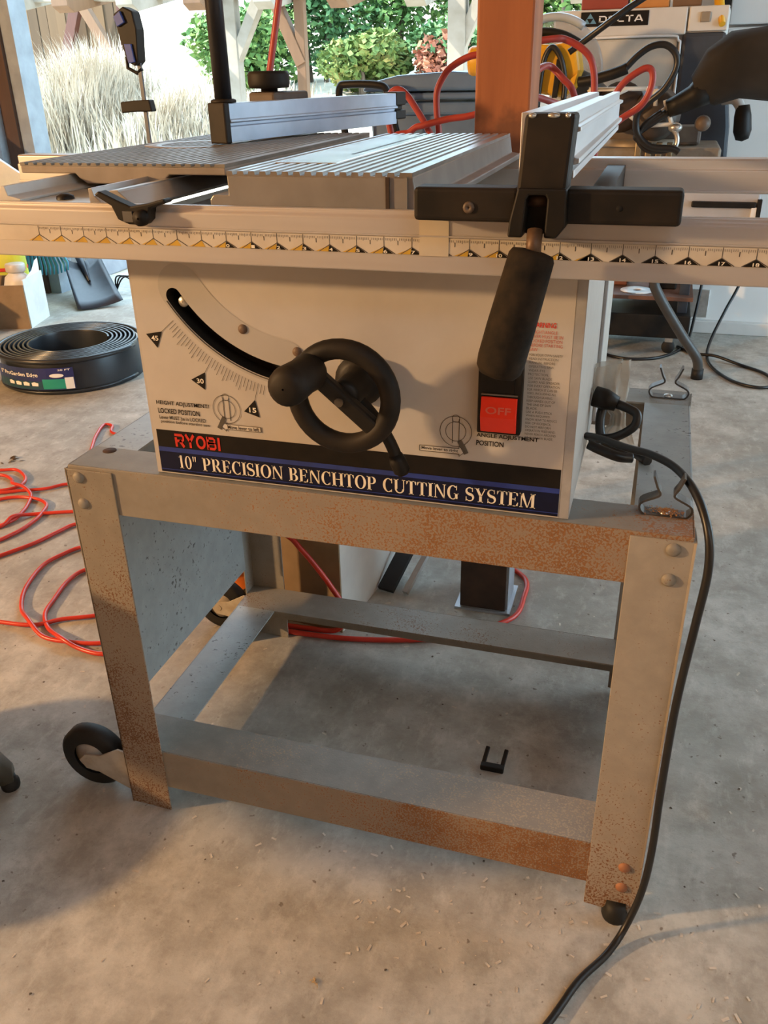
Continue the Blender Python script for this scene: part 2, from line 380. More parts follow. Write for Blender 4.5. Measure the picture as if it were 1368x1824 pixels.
BOLD = {  # chunky geometric capitals
 'R': (1.0, path([(0.0, 0.90), (0.78, 0.90), (0.90, 0.78), (0.90, 0.58), (0.78, 0.46), (0.24, 0.46)], [0.2]*6)+path([(0.12, 0), (0.12, 0.72)], [0.24]*2)+path([(0.50, 0.5), (0.92, 0.0)], [0.26]*2)),
 'Y': (1.0, path([(0.08, 1.0), (0.50, 0.46)], [0.24]*2)+path([(0.92, 1.0), (0.50, 0.46)], [0.24]*2)+path([(0.5, 0), (0.5, 0.52)], [0.24]*2)),
 'O': (1.06, bowl(0.53, 0.5, 0.51, 0.51, 0, 360, 0.22, 0.2, 28)),
 'B': (1.0, path([(0.12, 0), (0.12, 1)], [0.24]*2)+path([(0.1, 0.9), (0.70, 0.9), (0.82, 0.8), (0.82, 0.64), (0.70, 0.54), (0.1, 0.54)], [0.19]*6)+path([(0.1, 0.5), (0.76, 0.5), (0.88, 0.40), (0.88, 0.22), (0.76, 0.1), (0.1, 0.1)], [0.19]*6)),
 'I': (0.34, path([(0.16, 0), (0.16, 1)], [0.24]*2)),
 'D': (1.1, path([(0.0, 0.9), (0.72, 0.9), (0.92, 0.72), (0.92, 0.28), (0.72, 0.1), (0.0, 0.1)], [0.18]*6)+path([(0.12, 0), (0.12, 0.7)], [0.2]*2)),
 'E': (1.0, path([(0.1, 0), (0.1, 1)], [0.2]*2)+[q(0, 0, 0.9, 0.18), q(0, 0.41, 0.85, 0.59), q(0, 0.82, 0.9, 1.0)]),
 'L': (0.95, path([(0.1, 0), (0.1, 1)], [0.2]*2)+[q(0, 0, 0.88, 0.18)]),
 'T': (1.0, path([(0.47, 0), (0.47, 1)], [0.2]*2)+[q(0, 0.82, 0.95, 1.0)]),
 'A': (1.1, path([(0.06, 0), (0.48, 1)], [0.2]*2)+path([(1.0, 0), (0.56, 1)], [0.2]*2)+[q(0.25, 0.2, 0.8, 0.36)]),
}
def bold(mb, body, x0, x1, z0, z1, y, gap=0.08):
    pos = 0; polys = []
    for ch in body:
        w, pl = BOLD[ch]
        for p in pl: polys.append([(pos+a, c) for a, c in p])
        pos += w+gap
    k = (x1-x0)/(pos-gap)
    for p in polys: mb.poly([(x0+a*k, y, z0+c*(z1-z0)) for a, c in p])
    return mb

# ================================================================== THE SETTING
def struct(mb, name, mat, parent=None, bevel=0.0, label=None):
    o = mb.build(name, mat, parent, bevel)
    if parent is None: o['kind'] = 'structure'
    if label: o['label'] = label
    return o
struct(MB().box(-4.0, 5.0, -5.0, 3.35, -0.20, 0.0), 'floor', CONC, label='stained concrete slab floor')
# terrain outside, rising to the back
def terr(y):
    if y < 3.3: return -0.25
    if y < 4.0: return -0.06
    if y < 9: return -0.06+(y-4.0)*0.166
    return 0.77+(y-9)*0.11
mb = MB(); ys = [3.35, 3.7, 4.0, 5, 6, 7, 8, 9, 10, 12, 14, 18, 24, 32]; xs = [-26+i*2.6 for i in range(19)]
rg = random.Random(3)
vs_ = [(x, y, terr(y)+(rg.uniform(-.03, .03) if y > 4 else 0)) for y in ys for x in xs]
fs_ = [(j*19+i, j*19+i+1, (j+1)*19+i+1, (j+1)*19+i) for j in range(len(ys)-1) for i in range(18)]
mb.add(vs_, fs_, True)
GROUND = M('dry_ground', (0.62, 0.56, 0.46), (0.48, 0.42, 0.32), 4, 0.9)
struct(mb, 'ground', GROUND, label='pale dry ground outside the opening')
cm = MB()   # roof with an unseen opening added behind the camera for cool fill
for x0, x1, y0, y1 in ((-4.0, 1.2, -5.0, 3.3), (2.5, 3.0, -5.0, 3.3), (1.2, 2.5, -5.0, -2.7), (1.2, 2.5, -1.7, 3.3)):
    cm.box(x0, x1, y0, y1, 2.75, 2.90)
struct(cm, 'ceiling', wood('ceiling_boards', (0.30, 0.20, 0.12), (0.22, 0.14, 0.08), 'x'))
struct(MB().box(-4.1, -3.9, -5.0, 3.2, 0.0, 2.75), 'wall_left', DARKWOOD)
struct(MB().box(-4.0, 3.05, -5.1, -4.9, 0.0, 2.75), 'wall_front', wood('wall_boards', (0.22, 0.15, 0.10), (0.15, 0.10, 0.065)))
mb = MB().box(-3.9, -2.62, 3.0, 3.15, 0.0, 2.75).box(0.55, 3.05, 3.0, 3.15, 0.0, 2.75).box(-2.62, 0.55, 3.0, 3.15, 2.15, 2.75)
struct(mb, 'wall_back', WALLW)
struct(MB().box(2.9, 3.05, 2.7, 3.0, 0, 2.75).box(2.9, 3.05, -5.0, 0.7, 0, 2.75).box(2.9, 3.05, 0.7, 2.7, 2.1, 2.75), 'wall_right', WALLW)
# jamb of the opening: dark board, galvanised track, pale trim
dr = MB().box(-2.62, -2.36, 2.86, 3.0, 0, 2.2)
t1 = struct(dr, 'trim_1', DARKWOOD, label='dark wooden jamb at the left of the opening')
struct(MB().box(-2.36, -2.315, 2.83, 2.90, 0, 2.2).box(-2.40, -2.36, 2.82, 2.86, 0, 2.2), 'trim_2', GALV, label='galvanised door track on the jamb')
struct(MB().box(-2.315, -2.245, 2.88, 3.0, 0, 2.2), 'trim_3', DARKWOOD, label='dark strip beside the door track')
struct(MB().box(-2.245, -2.185, 2.90, 3.02, 0, 2.2), 'trim_4', M('pale_trim', (0.30, 0.35, 0.40), (0.22, 0.26, 0.30), 10, 0.6), label='pale blue-grey vertical trim at the opening')
# garage door with horizontal sections, right of the machines
d1 = tag(bpy.data.objects.new('door_1', None), 'white sectional door behind the machines', kind='structure'); COL.objects.link(d1); d1.location = (1.8, 2.86, 0)
for k in range(4):
    MB().box(0.80, 2.9, 2.86, 2.90, 0.045+k*0.52, 0.045+k*0.52+0.512).build('panel', WALLW, d1, 0.006)
MB().box(0.80, 2.9, 2.835, 2.90, 0.0, 0.05).build('bottom_rail', M('white_rail', (0.7, 0.68, 0.64), None, 8, 0.6), d1, 0.004)
MB().box(0.765, 0.80, 2.80, 2.93, 0.0, 2.2).build('track', BLACK, d1)
hb = MB().box(0.805, 0.875, 2.852, 2.86, 0.06, 0.17).build('bracket', ZINC, d1, 0.002)
for z in (0.075, 0.15): MB().cyl((0.835, 2.85, z), (0.835, 2.855, z), 0.009, 10).build('bolt', ZINC, hb)

# ================================================================== THE STAND
W, D, H = 0.7184, 0.4468, 0.5486
st = thing('saw_stand', 'rust-specked grey sheet-steel stand carrying the table saw', 'stand', (W/2, D/2, 0))
T = 0.0025
def leg(x, y, sx, sy, mat):
    mb = MB()
    x0, x1 = sorted((x, x+sx*0.064)); y0, y1 = sorted((y, y+sy*0.034))
    fy0, fy1 = sorted((y, y+sy*T)); fx0, fx1 = sorted((x, x+sx*T))
    z1 = H-0.004
    # front face, foot cut slightly skew
    mb.prism([(x0, 0.002 if x < 0.3 else 0.008), (x1, 0.0 if x < 0.3 else 0.002), (x1, z1), (x0, z1)], 'y', fy0, fy1)
    mb.box(fx0, fx1, y0, y1, 0.0, z1)
    o = mb.build('leg', mat, st, 0.0008)
    for zz in (H-0.014, H-0.049, 0.085, 0.050):
        if sy > 0:
            cx = x+sx*(0.0175 if x < 0.3 else 0.021)
            if x < 0.3 and zz < 0.2: continue
            MB().lathe((cx, fy0, zz), (0, -1, 0), [(0.0075, 0), (0.0068, 0.0022), (0.004, 0.0038), (0.0005, 0.0042)], 14).build('rivet', (STEEL if zz > 0.2 else M('rusty_rivet', (0.36, 0.16, 0.08), None, 60, 0.6)), o)
    return o
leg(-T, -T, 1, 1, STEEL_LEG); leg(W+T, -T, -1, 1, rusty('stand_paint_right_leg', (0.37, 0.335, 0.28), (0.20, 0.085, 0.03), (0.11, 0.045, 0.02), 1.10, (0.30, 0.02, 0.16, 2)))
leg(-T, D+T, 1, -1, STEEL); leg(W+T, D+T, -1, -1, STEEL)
# upper rails: face plus top flange
def rail(z_top, hgt, fl, faces, flanges, name):
    x0, x1, y0, y1 = 0, W, 0, D
    specs = [((x0, x1, y0, y0+T), (x0, x1, y0+T, y0+fl)), ((x0, x1, y1-T, y1), (x0, x1, y1-fl, y1-T)),
             ((x0, x0+T, y0+T, y1-T), (x0+T, x0+fl, y0+fl, y1-fl)), ((x1-T, x1, y0+T, y1-T), (x1-(fl if z_top > 0.3 else 0.028), x1-T, y0+fl, y1-fl))]
    for (f, g), mf_, mg in zip(specs, faces, flanges):
        o = MB().box(*f, z_top-hgt, z_top).build(name, mf_, st, 0.0010)
        MB().box(*g, z_top-T, z_top).build(name+'_flange', mg, o)
FL_TOP = rusty('stand_flange_front', (0.25, 0.26, 0.255), (0.30, 0.13, 0.045), (0.14, 0.06, 0.02), 1.10, (0.24, 0.36, 0.30, 0))
FL_LOW = rusty('stand_flange_low', (0.24, 0.235, 0.21), (0.34, 0.27, 0.19), (0.22, 0.15, 0.09), 1.06, (-0.05, 0.30, 0.16, 0))
rail(H, 0.061, 0.060, [STEEL_FRONT, STEEL, GREEN_STEEL, GREEN_STEEL], [FL_TOP, STEEL, GREEN_STEEL, GREEN_STEEL], 'top_rail')
rail(0.1095, 0.066, 0.072, [STEEL_LOW, STEEL, GREEN_STEEL, STEEL], [FL_LOW, STEEL, GREEN_STEEL, STEEL], 'lower_rail')
MB().box(T, T*2, 0.066, D-0.066, 0.165, H-0.061).build('side_panel', GREEN_STEEL, st)
MB().box(T, T*2, 0.003, 0.066, 0.165, H-0.061).build('side_panel', GREEN_STEEL, st)
MB().box(T, T*2, D-0.066, D-0.036, 0.165, H-0.061).build('side_panel', GREEN_STEEL, st)
MB().lathe((0.026, 0.051, H), (0, 0, 1), [(0.0085, 0), (0.0085, 0.0006), (0.0002, 0.0008)], 16).build('hole_plug', M('dark_hole', (0.05, 0.025, 0.015), None, 50, 0.8), st)
for y in (0.025, 0.455):
    cx, cz = -0.075, 0.052
    c = MB()
    c.lathe((cx, y, cz), (0, 1, 0), [(0.028, -0.013), (0.047, -0.013), (0.052, -0.008), (0.052, 0.008), (0.047, 0.013), (0.028, 0.013)], 32)
    w = c.build('caster_wheel', RUBBER, st); w['label'] = 'black rubber caster wheel'
    MB().lathe((cx, y, cz), (0, 1, 0), [(0.001, -0.009), (0.012, -0.012), (0.014, -0.008), (0.029, -0.008), (0.029, 0.008), (0.012, 0.010), (0.001, 0.010)], 28).build('hub', M('worn_hub', (0.50, 0.46, 0.40), (0.36, 0.31, 0.25), 40, 0.55), w)
    br = MB()
    br.prism([(cx+0.016, 0.036), (-0.003, 0.012), (-0.003, 0.085), (cx+0.055, 0.088), (cx+0.022, 0.068), (cx-0.004, 0.064), (cx-0.016, 0.052), (cx-0.006, 0.038)], 'y', y-0.019, y-0.016)
    br.prism([(cx+0.016, 0.036), (-0.003, 0.012), (-0.003, 0.085), (cx+0.055, 0.088), (cx+0.022, 0.068), (cx-0.004, 0.064), (cx-0.016, 0.052), (cx-0.006, 0.038)], 'y', y+0.016, y+0.019)
    br.box(-0.0065, -0.003, y-0.019, y+0.019, 0.012, 0.085)
    br.cyl((cx, y-0.020, cz), (cx, y+0.020, cz), 0.006, 12)
    br.build('caster_fork', M('fork_paint', (0.46, 0.43, 0.36), (0.36, 0.31, 0.24), 40, 0.5), st, 0.001)
for x, y in ((W-0.022, -0.004), (W-0.03, D-0.03)):
    MB().lathe((x, y, 0.0), (0, 0, 1), [(0.001, 0), (0.016, 0), (0.017, 0.004), (0.013, 0.012), (0.012, 0.022), (0.001, 0.022)], 18).build('rubber_foot', RUBBER, st)

# ================================================================== THE TABLE SAW
saw = thing('table_saw', 'grey benchtop table saw with ribbed table, long rail and black handwheel', 'table saw', (0.357, 0.23, H))
cx0, cx1, cy0, cy1, cz0, cz1 = 0.1195, 0.5945, 0.008, 0.46, H, 0.800
CX, CZ = 0.314, 0.851
def arcpts(r, a0, a1, n): return [(CX+r*math.cos(math.radians(a0+(a1-a0)*i/n)), CZ+r*math.sin(math.radians(a0+(a1-a0)*i/n))) for i in range(n+1)]
def slot_outline(r0, r1, a0, a1, n=26):
    rm = (r0+r1)/2; rr = (r1-r0)/2
    def cap(a, s):
        c = (CX+rm*math.cos(math.radians(a)), CZ+rm*math.sin(math.radians(a)))
        return [(c[0]+rr*math.cos(math.radians(a+s*t)), c[1]+rr*math.sin(math.radians(a+s*t))) for t in range(15, 180, 15)]
    return arcpts(r1, a0, a1, n)+cap(a1, 1)+arcpts(r0, a0, a1, n)[::-1]+cap(a0, -1)[::-1]
SLOT = slot_outline(0.163, 0.180, 213, 262)
from mathutils.geometry import tessellate_polygon
def holed(mb, outer, hole, y):
    loops = [[Vector((a, b, 0)) for a, b in outer], [Vector((a, b, 0)) for a, b in hole]]
    pts = [(a, y, b) for a, b in outer]+[(a, y, b) for a, b in hole]
    return mb.add(pts, [tuple(t) for t in tessellate_polygon(loops)])
cab = MB()
_v = [(x, y, z) for z in (cz0+0.001, cz1) for x, y in ((cx0, cy0), (cx1, cy0), (cx1, cy1), (cx0, cy1))]
cab.add(_v, [(3, 2, 1, 0), (4, 5, 6, 7), (1, 2, 6, 5), (2, 3, 7, 6), (3, 0, 4, 7)])
holed(cab, [(cx0, cz0+0.001), (cx1, cz0+0.001), (cx1, cz1), (cx0, cz1)], SLOT, cy0)
cab = cab.build('cabinet', PAINT, saw)
cab['label'] = 'grey sheet-metal saw body with printed front'
MB().box(cx1, cx1+0.004, 0.30, 0.455, cz0+0.004, cz1-0.002).build('motor_cover', MACH, cab, 0.001)
MB().box(cx1, cx1+0.0045, 0.286, 0.302, cz0+0.004, cz1-0.002).build('side_seam', EDGE, cab, 0.001)
Y1 = cy0-0.0004; Y2 = cy0-0.0007; Y3 = cy0-0.0010; Y4 = cy0-0.0013
def flat(name, mat, x0, x1, z0, z1, y, parent=None):
    return MB().box(x0, x1, y, cy0-0.00005, z0, z1).build(name, mat, parent or cab)
holed(MB(), [(0.1225, 0.5500), (0.5845, 0.5500), (0.5845, 0.797), (0.1225, 0.797)], SLOT, Y1).build('front_print', PANEL, cab, recalc=False)
sm_ = MB()
for i in range(len(SLOT)):
    p, r_ = SLOT[i], SLOT[(i+1) % len(SLOT)]
    sm_.add([(p[0], Y2, p[1]), (r_[0], Y2, r_[1]), (r_[0], 0.030, r_[1]), (p[0], 0.030, p[1])], [(0, 1, 2, 3)])
sm_.poly([(a, 0.030, b) for a, b in SLOT]).build('tilt_slot', M('slot_dark', (0.010, 0.008, 0.006), None, 60, 0.9), cab, recalc=False)
flat('edge_trim', EDGE, 0.5850, 0.5940, 0.5500, 0.797, Y1)
flat('black_band', BLK_PRINT, 0.1255, 0.5835, 0.5515, 0.6040, Y2)
flat('blue_stripe', NAVY, 0.1255, 0.5835, 0.5775, 0.5830, Y3)
flat('navy_field', NAVY2, 0.1255, 0.5835, 0.5525, 0.5772, Y3)
for z in (0.5548,): flat('thin_blue_line', NAVY, 0.1255, 0.5835, z, z+0.0008, Y4)
serif(MB(), '10" PRECISION BENCHTOP CUTTING SYSTEM', 0.1490, 0.5605, 0.5580, 0.5742, Y4).build('title_lettering', WHITE_PRINT, cab, recalc=False)
bold(MB(), 'RYOBI', 0.1485, 0.2060, 0.5850, 0.6010, Y4, 0.1).build('brand_lettering', RED_PRINT, cab, recalc=False)
# tilt sector: plate, slot, degree scale
holed(MB(), slot_outline(0.134, 0.185, 212, 262), SLOT, Y2).build('sector_plate', PLATE, cab, recalc=False)
so = MB()
for a in range(213, 262, 2):   # thin raised lip along the lower slot edge
    p0 = arcpts(0.1815, a, a+2, 1); so.bar((p0[0][0], Y3, p0[0][1]), (p0[1][0], Y3, p0[1][1]), 0.0008, 0.0012, (0, 1, 0))
so.build('slot_lip', INK, cab)
MB().lathe((0.1785, 0.012, 0.7510), (0, -1, 0), [(0.006, 0), (0.005, 0.0015), (0.0005, 0.0018)], 14).build('slot_pin', ZINC, cab)
sc = MB()
def radial(r0, r1, a, w):
    ca, sa = math.cos(math.radians(a)), math.sin(math.radians(a)); tx, tz = -sa*w/2, ca*w/2
    return [(CX+r0*ca-tx, Y3, CZ+r0*sa-tz), (CX+r1*ca-tx, Y3, CZ+r1*sa-tz), (CX+r1*ca+tx, Y3, CZ+r1*sa+tz), (CX+r0*ca+tx, Y3, CZ+r0*sa+tz)]
for dg in range(13, 46):
    a = 219.0+(45-dg)*1.14
    L = 0.020 if dg in (45, 30, 15) else (0.017 if dg % 5 == 0 else (0.0145 if dg % 3 == 0 else 0.011))
    sc.poly(radial(0.190, 0.190+L, a, 0.00055))
sc.build('degree_scale', INK, cab, recalc=False)
for dg, s in ((45, '45'), (30, '30'), (15, '15')):
    a = math.radians(219.0+(45-dg)*1.14); ca, sa = math.cos(a), math.sin(a)
    px, pz = CX+0.210*ca, CZ+0.210*sa
    tri = MB().poly([(px, Y3, pz), (px+0.018*ca-0.0095*sa, Y3, pz+0.018*sa+0.0095*ca), (px+0.018*ca+0.0095*sa, Y3, pz+0.018*sa-0.0095*ca)])
    tri = tri.build('degree_flag', BLK_PRINT, cab, recalc=False)
    qx, qz = CX+0.2225*ca, CZ+0.2225*sa
    text(MB(), s, qx-0.0042, qx+0.0042, qz-0.0028, qz+0.0028, Y4).build('degree_number', WHITE_PRINT, cab, recalc=False)
for x, z in ((0.2468, 0.7270), (0.3063, 0.7068)):
    MB().lathe((x, Y1, z), (0, -1, 0), [(0.0052, 0), (0.005, 0.0015), (0.0015, 0.003), (0.0002, 0.0028)], 14).build('panel_screw', M('rusty_screw', (0.17, 0.11, 0.07), (0.10, 0.06, 0.04), 80, 0.6), cab)
# height / angle instructions
for ln, xa, xb, za, zb_ in (('HEIGHT ADJUSTMENT/', 0.1310, 0.1970, 0.6335, 0.6395), ('LOCKED POSITION', 0.1320, 0.1840, 0.6245, 0.6305), ('ANGLE ADJUSTMENT', 0.4965, 0.5590, 0.6305, 0.6360), ('POSITION', 0.4965, 0.5245, 0.6225, 0.6280)):
    text(MB(), ln, xa, xb, za, zb_, Y3).build('instruction_lettering', BLK_PRINT, cab, recalc=False)
tx = MB()
text(tx, 'Lever MUST be in LOCKED', 0.1325, 0.1905, 0.6175, 0.6220, Y3); text(tx, 'position before starting saw', 0.1335, 0.1955, 0.6120, 0.6165, Y3)
tx.build('small_lettering', INK, cab, recalc=False)
def dial(cx, cz, side):
    mb = MB()
    for r in (0.0165, 0.0105):
        for k in range(28):
            a0, a1 = 2*PI*k/28, 2*PI*(k+1)/28
            mb.poly([(cx+(r-0.0003)*math.cos(a0), Y3, cz+(r-0.0003)*math.sin(a0)), (cx+(r+0.0003)*math.cos(a0), Y3, cz+(r+0.0003)*math.sin(a0)),
                     (cx+(r+0.0003)*math.cos(a1), Y3, cz+(r+0.0003)*math.sin(a1)), (cx+(r-0.0003)*math.cos(a1), Y3, cz+(r-0.0003)*math.sin(a1))])
    for s in (-1, 1): mb.box(cx+s*0.0035-0.0003, cx+s*0.0035+0.0003, Y3, Y2, cz-0.013, cz+0.0135)
    for k in range(16):
        a0, a1 = 2*PI*k/16, 2*PI*(k+1)/16
        mb.poly([(cx+0.0042*math.cos(t), Y3, cz+0.0140+0.0042*math.sin(t)) if e else (cx+0.0037*math.cos(t), Y3, cz+0.0140+0.0037*math.sin(t)) for e, t in ((0, a0), (1, a0), (1, a1), (0, a1))])
    mb.bar((cx+side*0.004, Y3, cz-0.010), (cx+side*0.0115, Y3, cz-0.0235), 0.005, 0.0004, (0, 1, 0))
    mb.build('dial_diagram', INK, cab, recalc=False)
dial(0.2180, 0.6360, -1); dial(0.4750, 0.6350, 1)
def arrow(x0, x1, z0, z1, dirn, s):
    h = (z1+z0)/2; e = 0.007*dirn
    if dirn < 0: pts = [(x0, h), (x0+0.006, z1+0.0025), (x0+0.006, z1), (x1, z1), (x1, z0), (x0+0.006, z0), (x0+0.006, z0-0.0025)]
    else: pts = [(x1, h), (x1-0.006, z0-0.0025), (x1-0.006, z0), (x0, z0), (x0, z1), (x1-0.006, z1), (x1-0.006, z1+0.0025)]
    MB().poly([(a, Y3, b) for a, b in pts]).build('arrow_flag', M('pale_flag', (0.66, 0.62, 0.55), None, 60, 0.5), cab, recalc=False)
    t = MB(); text(t, s, x0+0.0075 if dirn < 0 else x0+0.002, x1-0.002 if dirn < 0 else x1-0.007, z0+0.0008, z1-0.0008, Y4)
    for i in range(len(pts)):
        a, b = pts[i], pts[(i+1) % len(pts)]
        t.bar((a[0], Y4, a[1]), (b[0], Y4, b[1]), 0.0005, 0.0003, (0, 1, 0))
    t.build('arrow_lettering', INK, cab, recalc=False)
arrow(0.2095, 0.2570, 0.6125, 0.6185, -1, 'Move lever to left'); arrow(0.4370, 0.4850, 0.6105, 0.6165, 1, 'Move lever to right')
t = MB(); text(t, 'WARNING', 0.5445, 0.5685, 0.7468, 0.7518, Y3); t.build('warning_heading', RED_PRINT, cab, recalc=False)
t = MB(); z = 0.7425
for s, x1 in (('HEIGHT/ANGLE', 0.5700), ('LEVER MUST BE IN', 0.5755), ('LOCKED POSITION', 0.5750), ('BEFORE STARTING', 0.5755), ('SAW', 0.5525)):
    text(t, s, 0.5447, x1, z-0.0016, z+0.0016, Y3, 0.0); z -= 0.0042
t.build('warning_red_lines', INK_RED, cab, recalc=False)
t = MB(); z = 0.7205
for s, x1 in (('FOR YOUR OWN SAFETY', .5765), ('READ INSTRUCTION', .5725), ('MANUAL BEFORE', .5700), ('OPERATING SAW.', .5695), ('WEAR EYE', .5610), ('PROTECTION.', .5645), ('USE SAW BLADE', .5680),
              ('GUARD AND SPREADER', .5755), ('FOR EVERY OPERATION', .5760), ('FOR WHICH IT CAN BE', .5735), ('USED, INCLUDING ALL', .5730), ('THROUGH SAWING.', .5700), ('KEEP HANDS OUT OF', .5725), ('THE LINE OF SAW', .5690), ('BLADE.', .5560),
              ('USE A PUSH STICK', .5705), ('WHEN REQUIRED.', .5690), ('KNOW HOW TO REDUCE', .5755), ('RISK OF KICKBACK.', .5705), ('DO NOT PERFORM', .5700), ('OPERATION FREEHAND.', .5750), ('NEVER REACH AROUND', .5755), ('OR OVER SAW BLADE.', .5730)):
    text(t, s, 0.5450, x1, z-0.0012, z+0.0012, Y3, 0.0); z -= 0.00385
t.build('warning_black_lines', M('faded_ink', (0.16, 0.145, 0.12), None, 60, 0.5), cab, recalc=False)
# switch
sw = MB().box(0.4985, 0.5415, -0.004, cy0, 0.6405, 0.7160).build('switch_box', BLACK, saw, 0.0015)
MB().prism([(-0.004, 0.6430), (-0.0055, 0.6430), (-0.0105, 0.6600), (-0.0065, 0.6795), (-0.004, 0.6795)], 'x', 0.5025, 0.5378).build('off_paddle', RED_SWITCH, sw, 0.001)
t = MB(); vs2, fs2 = font_mesh('OFF'); p2 = fit2d(vs2, 0.5075, 0.5325, 0.6635, 0.6705)
t.add([(a, -0.0105+(b-0.6600)*0.205-0.0004, b) for a, b in p2], fs2).build('off_lettering', M('pale_red', (0.80, 0.16, 0.11), None, 60, 0.4), sw, recalc=False)
MB().box(0.5025, 0.5378, -0.0065, -0.004, 0.6815, 0.6825).build('switch_rib', M('worn_edge', (0.2, 0.17, 0.14), None, 60, 0.5), sw)
MB().box(0.506, 0.534, -0.0050, -0.004, 0.684, 0.712).build('switch_recess', BLK_PRINT, sw)
# handwheel with crank grip and lock lever
WX, WZ, WY = 0.3775, 0.6850, -0.055
hw = MB()
ring = [(WX+0.0475*math.cos(2*PI*k/40), WY, WZ+0.0475*math.sin(2*PI*k/40)) for k in range(40)]
hw.tube(ring, 0.0100, 12, closed=True)
hw = hw.build('handwheel', BLACK_DUST, saw)
hw['label'] = 'dusty black handwheel'
MB().bar((0.345, -0.060, 0.7130), (0.4135, -0.056, 0.6520), 0.017, 0.012, (0, 1, 0)).build('crank_arm', BLACK, hw, 0.003)
MB().cyl((WX-0.001, -0.0665, WZ-0.002), (WX-0.001, -0.064, WZ-0.002), 0.0045, 12).build('hub_screw', M('dark_screw', (0.09, 0.075, 0.06), None, 60, 0.5, 0.4), hw)
MB().lathe((0.3475, -0.060, 0.7105), (-0.05, -1, 0.02), [(0.001, 0), (0.017, 0.000), (0.0185, 0.006), (0.0175, 0.020), (0.0190, 0.048), (0.0175, 0.056), (0.011, 0.060), (0.001, 0.061)], 24).build('crank_grip', BLACK_DUST, hw)
MB().lathe((0.3775, 0.002, 0.6850), (0, -1, 0), [(0.026, -0.004), (0.026, 0.008), (0.020, 0.012), (0.0155, 0.015), (0.0155, 0.050), (0.012, 0.056), (0.001, 0.056)], 22).build('hub', BLACK, hw)
lv = MB(); lv.tube(spline([(0.3790, -0.030, 0.680), (0.398, -0.030, 0.660), (0.414, -0.030, 0.636), (0.4245, -0.030, 0.612)], 5), 0.0062, 10)
lv = lv.build('lock_lever', BLACK_DUST, saw)
MB().tube([(0.4215, -0.030, 0.619), (0.424, -0.030, 0.612), (0.4285, -0.030, 0.602), (0.430, -0.030, 0.598)], [0.007, 0.0088, 0.0085, 0.005], 12).build('lever_tip', BLACK_DUST, lv)
MB().box(0.352, 0.403, cy0-0.003, cy0, 0.668, 0.704).build('trunnion_plate', PLATE, saw, 0.004)
# front rail (hollow extrusion with ruler) and rear rail
FX0, FX1 = -0.42, 1.22
fr = MB()
prof = [(-0.050, 0.8045), (-0.050, 0.8500), (-0.047, 0.8530), (-0.047, 0.8562), (-0.040, 0.8562), (-0.040, 0.8490), (0.004, 0.8490), (0.004, 0.8045)]
fr.prism(prof, 'x', FX0, FX1)
fr = fr.build('front_rail', ALU, saw, 0.0012); fr['label'] = 'aluminium front rail'
MB().box(FX0, FX1, -0.0515, -0.050, 0.8355, 0.8368).build('rail_rib', ALU, fr)
MB().box(FX0+0.02, 0.86, -0.0506, -0.050, 0.8200, 0.8345).build('ruler_tape', TAPE, fr)
X0 = 0.2675; zb, zt = 0.8200, 0.8345; YT = -0.0508; YT2 = -0.0510
ti = MB(); ye = MB(); bk = MB(); nu = MB(); li = MB()
for k in range(-10, 24):
    x = X0+0.0254*k; apex = zb+0.0062
    if k >= -8:
        ti.box(x-0.00028, x+0.00028, YT, -0.0506, apex, zt)
        for s in range(1, 16):
            xx = x+0.0254*s/16; L = {0: 0.0052, 1: 0.0028}.get(0 if s == 8 else (1 if s % 4 == 0 else 2), 0.0019)
            w_ = 0.00035 if s == 8 else 0.00012
            if s == 8: ti.box(xx-w_, xx+w_, YT, -0.0506, zt-0.0068, zt-0.0030)
            else: ti.box(xx-w_, xx+w_, YT, -0.0506, zt-0.0012-L, zt-0.0012)
        for sgn in (-1, 1):
            li.bar((x, YT, apex), (x+sgn*0.0100, YT, zb+0.0002), 0.0006, 0.0003, (0, 1, 0))
    if k >= -8 and k <= 13: ye.poly([(x-0.0008, YT, apex-0.0008), (x-0.0008, YT, zb+0.0002), (x-0.0135, YT, zb+0.0002)] if k >= 0 else [(x, YT, apex-0.0006), (x+0.0035, YT, zb+0.0002), (x-0.0135, YT, zb+0.0002)])
    if k >= 0:
        x_l = x-0.0008 if k <= 12 else x-0.0095
        bk.poly([(x, YT, apex-0.0002), (x+0.0085, YT, zb+0.0002), (x_l if k > 12 else x-0.0015, YT, zb+0.0002)])
        text(nu, str(k), x-0.0005-(0.0016 if k > 9 else 0) if k <= 12 else x-0.002, x+0.0030, zb+0.0006, zb+0.0034, YT2)
ti.build('ruler_ticks', INK, fr); li.build('ruler_lines', INK, fr)
ye.build('ruler_yellow_marks', YELLOW_PRINT, fr, recalc=False); bk.build('ruler_black_marks', BLK_PRINT, fr, recalc=False); nu.build('ruler_numbers', WHITE_PRINT, fr, recalc=False)
MB().box(0.452, 0.478, -0.0512, -0.0506, 0.8195, 0.853).build('tape_patch', M('old_tape', (0.58, 0.52, 0.40), (0.52, 0.46, 0.35), 20, 0.5), fr)
rr = MB(); rr.prism([(0.545, 0.8075), (0.545, 0.8330), (0.549, 0.8345), (0.549, 0.8455), (0.552, 0.8475), (0.585, 0.8475), (0.585, 0.8040), (0.541, 0.8040), (0.541, 0.8075)], 'x', FX0, FX1)
rr = rr.build('rear_rail', ALU, saw, 0.0008); rr['label'] = 'aluminium rear rail'
for x in (0.14, 0.57): MB().box(x, x+0.025, 0.004, 0.541, 0.806, 0.840).build('cross_member', BLACK if x > 0.3 else ALU_DULL, saw, 0.001)
